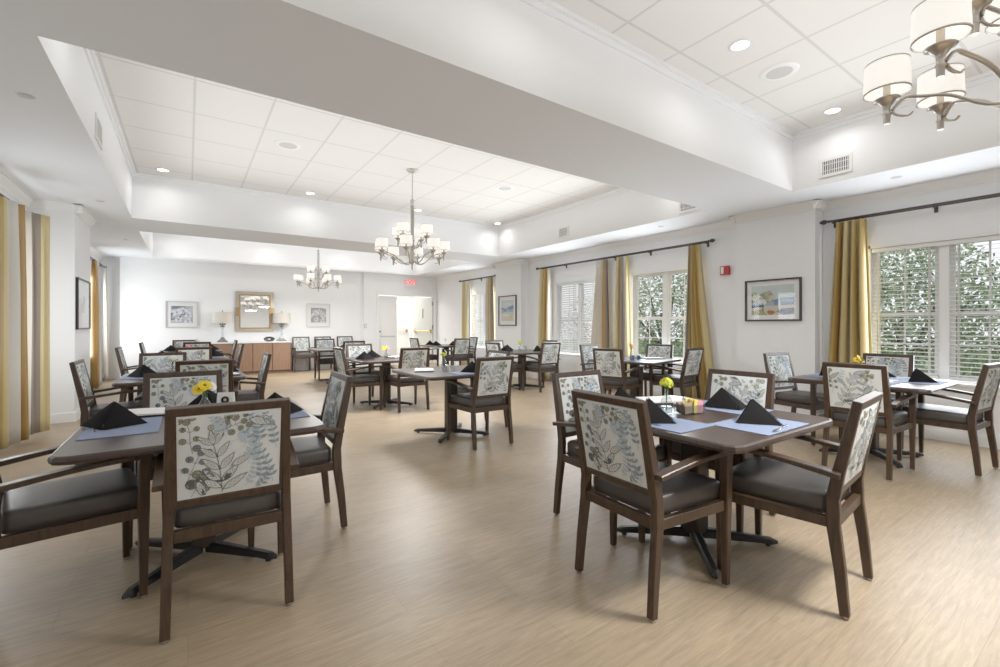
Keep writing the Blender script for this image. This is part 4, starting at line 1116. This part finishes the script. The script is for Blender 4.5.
# ------------------------------------------------------------------ outside
struct(G().box(6.9, 40, -20, 40, -.5, -.4).build('lawn', 'grass')); struct(G().box(-40, -2.3, -20, 40, -.5, -.4).build('lawn', 'grass'))
def tree(x, y, r, h, n, seed, label):
    rd = random.Random(seed); t = empty('garden_tree', (x, y, -.4)); tag(t, label, 'tree', 'leafy trees outside the windows')
    g = G(); g.tube([(0, 0, 0), (.05, .03, h*.3), (0, .1, h*.6)], [.09, .07, .03], 8)
    for k in range(5):
        a = rd.random()*6.3; g.tube([(.03, .03, h*.3), (r*.4*math.cos(a), r*.4*math.sin(a), h*.55), (r*.7*math.cos(a), r*.7*math.sin(a), h*.75)], [.04, .025, .01], 6)
    g.build('trunk', 'trunk', t)
    g = G()
    for k in range(n):
        while True:
            p = Vector((rd.uniform(-1, 1), rd.uniform(-1, 1), rd.uniform(-1, 1)))
            if p.length < 1 and (p.length > .35): break
        c_ = Vector((p.x*r, p.y*r, h*.55+p.z*h*.48)); s = rd.uniform(.032, .062)
        a = Vector((rd.uniform(-1, 1), rd.uniform(-1, 1), rd.uniform(-1, 1))).normalized(); b = a.orthogonal().normalized()
        g.poly([tuple(c_-a*s), tuple(c_+b*s*.45), tuple(c_+a*s), tuple(c_-b*s*.45)], rd.choice((0, 0, 1, 1, 2)))
    g.build('foliage', ['leafgreen_a', 'leafgreen_b', 'leafgreen_c'], t)
tree(12.2, -.2, 1.7, 4.0, 9000, 1, 'leafy green tree outside the right half of the big slatted window')
tree(9.4, 2.2, 1.3, 3.0, 10000, 2, 'leafy green tree outside the left half of the big slatted window')
tree(9.5, 6.7, 1.5, 3.2, 11000, 3, 'leafy green tree seen through the garden window')
tree(10.6, 9.9, 1.3, 2.6, 3000, 4, 'lower green bush beyond the closed white blind')
tree(13.0, 6.4, 1.7, 4.2, 8000, 5, 'taller pale tree behind the garden window foliage')

# ------------------------------------------------------------------ lights
for i, (x, y) in enumerate(DL): light('AREA', 'downlight_beam', (x, y, CEI-.02), 1.7, shape='DISK', size=.13, color=(1, .985, .96), spread=R(150))
for i, (x, y, l) in enumerate(CHP):
    light('AREA', 'chandelier_glow', (x, y, CEI-1.44), 56, shape='DISK', size=.5, color=(1, .985, .96))
    light('AREA', 'bay_fill_uplight', (TX0/2+TX1/2, y, CEI-.60), 34, (PI, 0, 0), shape='RECTANGLE', size=5.6, size_y=3.6, color=(.975, .985, 1))  # unseen upward fill added in each bay to brighten the ceiling, no cove fitting
for a, b in WR:
    light('AREA', 'window_daylight', (XR-.02, (a+b)/2, (ZS+ZT)/2), 42, (0, R(90), 0), shape='RECTANGLE', size=ZT-ZS, size_y=b-a, color=(.90, .95, 1))
for a, b in WL:
    light('AREA', 'window_daylight', (XL+.02, (a+b)/2, (ZS+ZT)/2), 38, (0, R(-90), 0), shape='RECTANGLE', size=ZT-ZS, size_y=b-a, color=(.90, .95, 1))
light('AREA', 'corridor_light', (5.4, 14.9, 2.55), 110, shape='RECTANGLE', size=2, size_y=2, color=(1, .98, .94))
w = bpy.data.worlds.new('World'); sc.world = w; w.use_nodes = True
bg = w.node_tree.nodes['Background']; bg.inputs['Color'].default_value = (.92, .96, 1, 1); bg.inputs['Strength'].default_value = 1.05

# ------------------------------------------------------------------ camera
cd = bpy.data.cameras.new('camera'); cam = bpy.data.objects.new('camera', cd); COL.objects.link(cam)
cd.sensor_width = 36; cd.lens = 450.5/1000*36; cd.shift_y = -.0083; cd.clip_start = .05
cam.location = (0, 0, 1.22); cam.rotation_euler = (PI/2, 0, -R(34.7))
sc.camera = cam
sc.view_settings.view_transform = 'Standard'; sc.view_settings.look = 'None'; sc.view_settings.exposure = .11; sc.view_settings.gamma = 1.2
try:
    sc.cycles.use_denoising = True; sc.cycles.max_bounces = 8; sc.cycles.diffuse_bounces = 5; sc.cycles.transparent_max_bounces = 24; sc.cycles.sample_clamp_indirect = 4; sc.cycles.caustics_reflective = False; sc.cycles.caustics_refractive = False
except Exception: pass
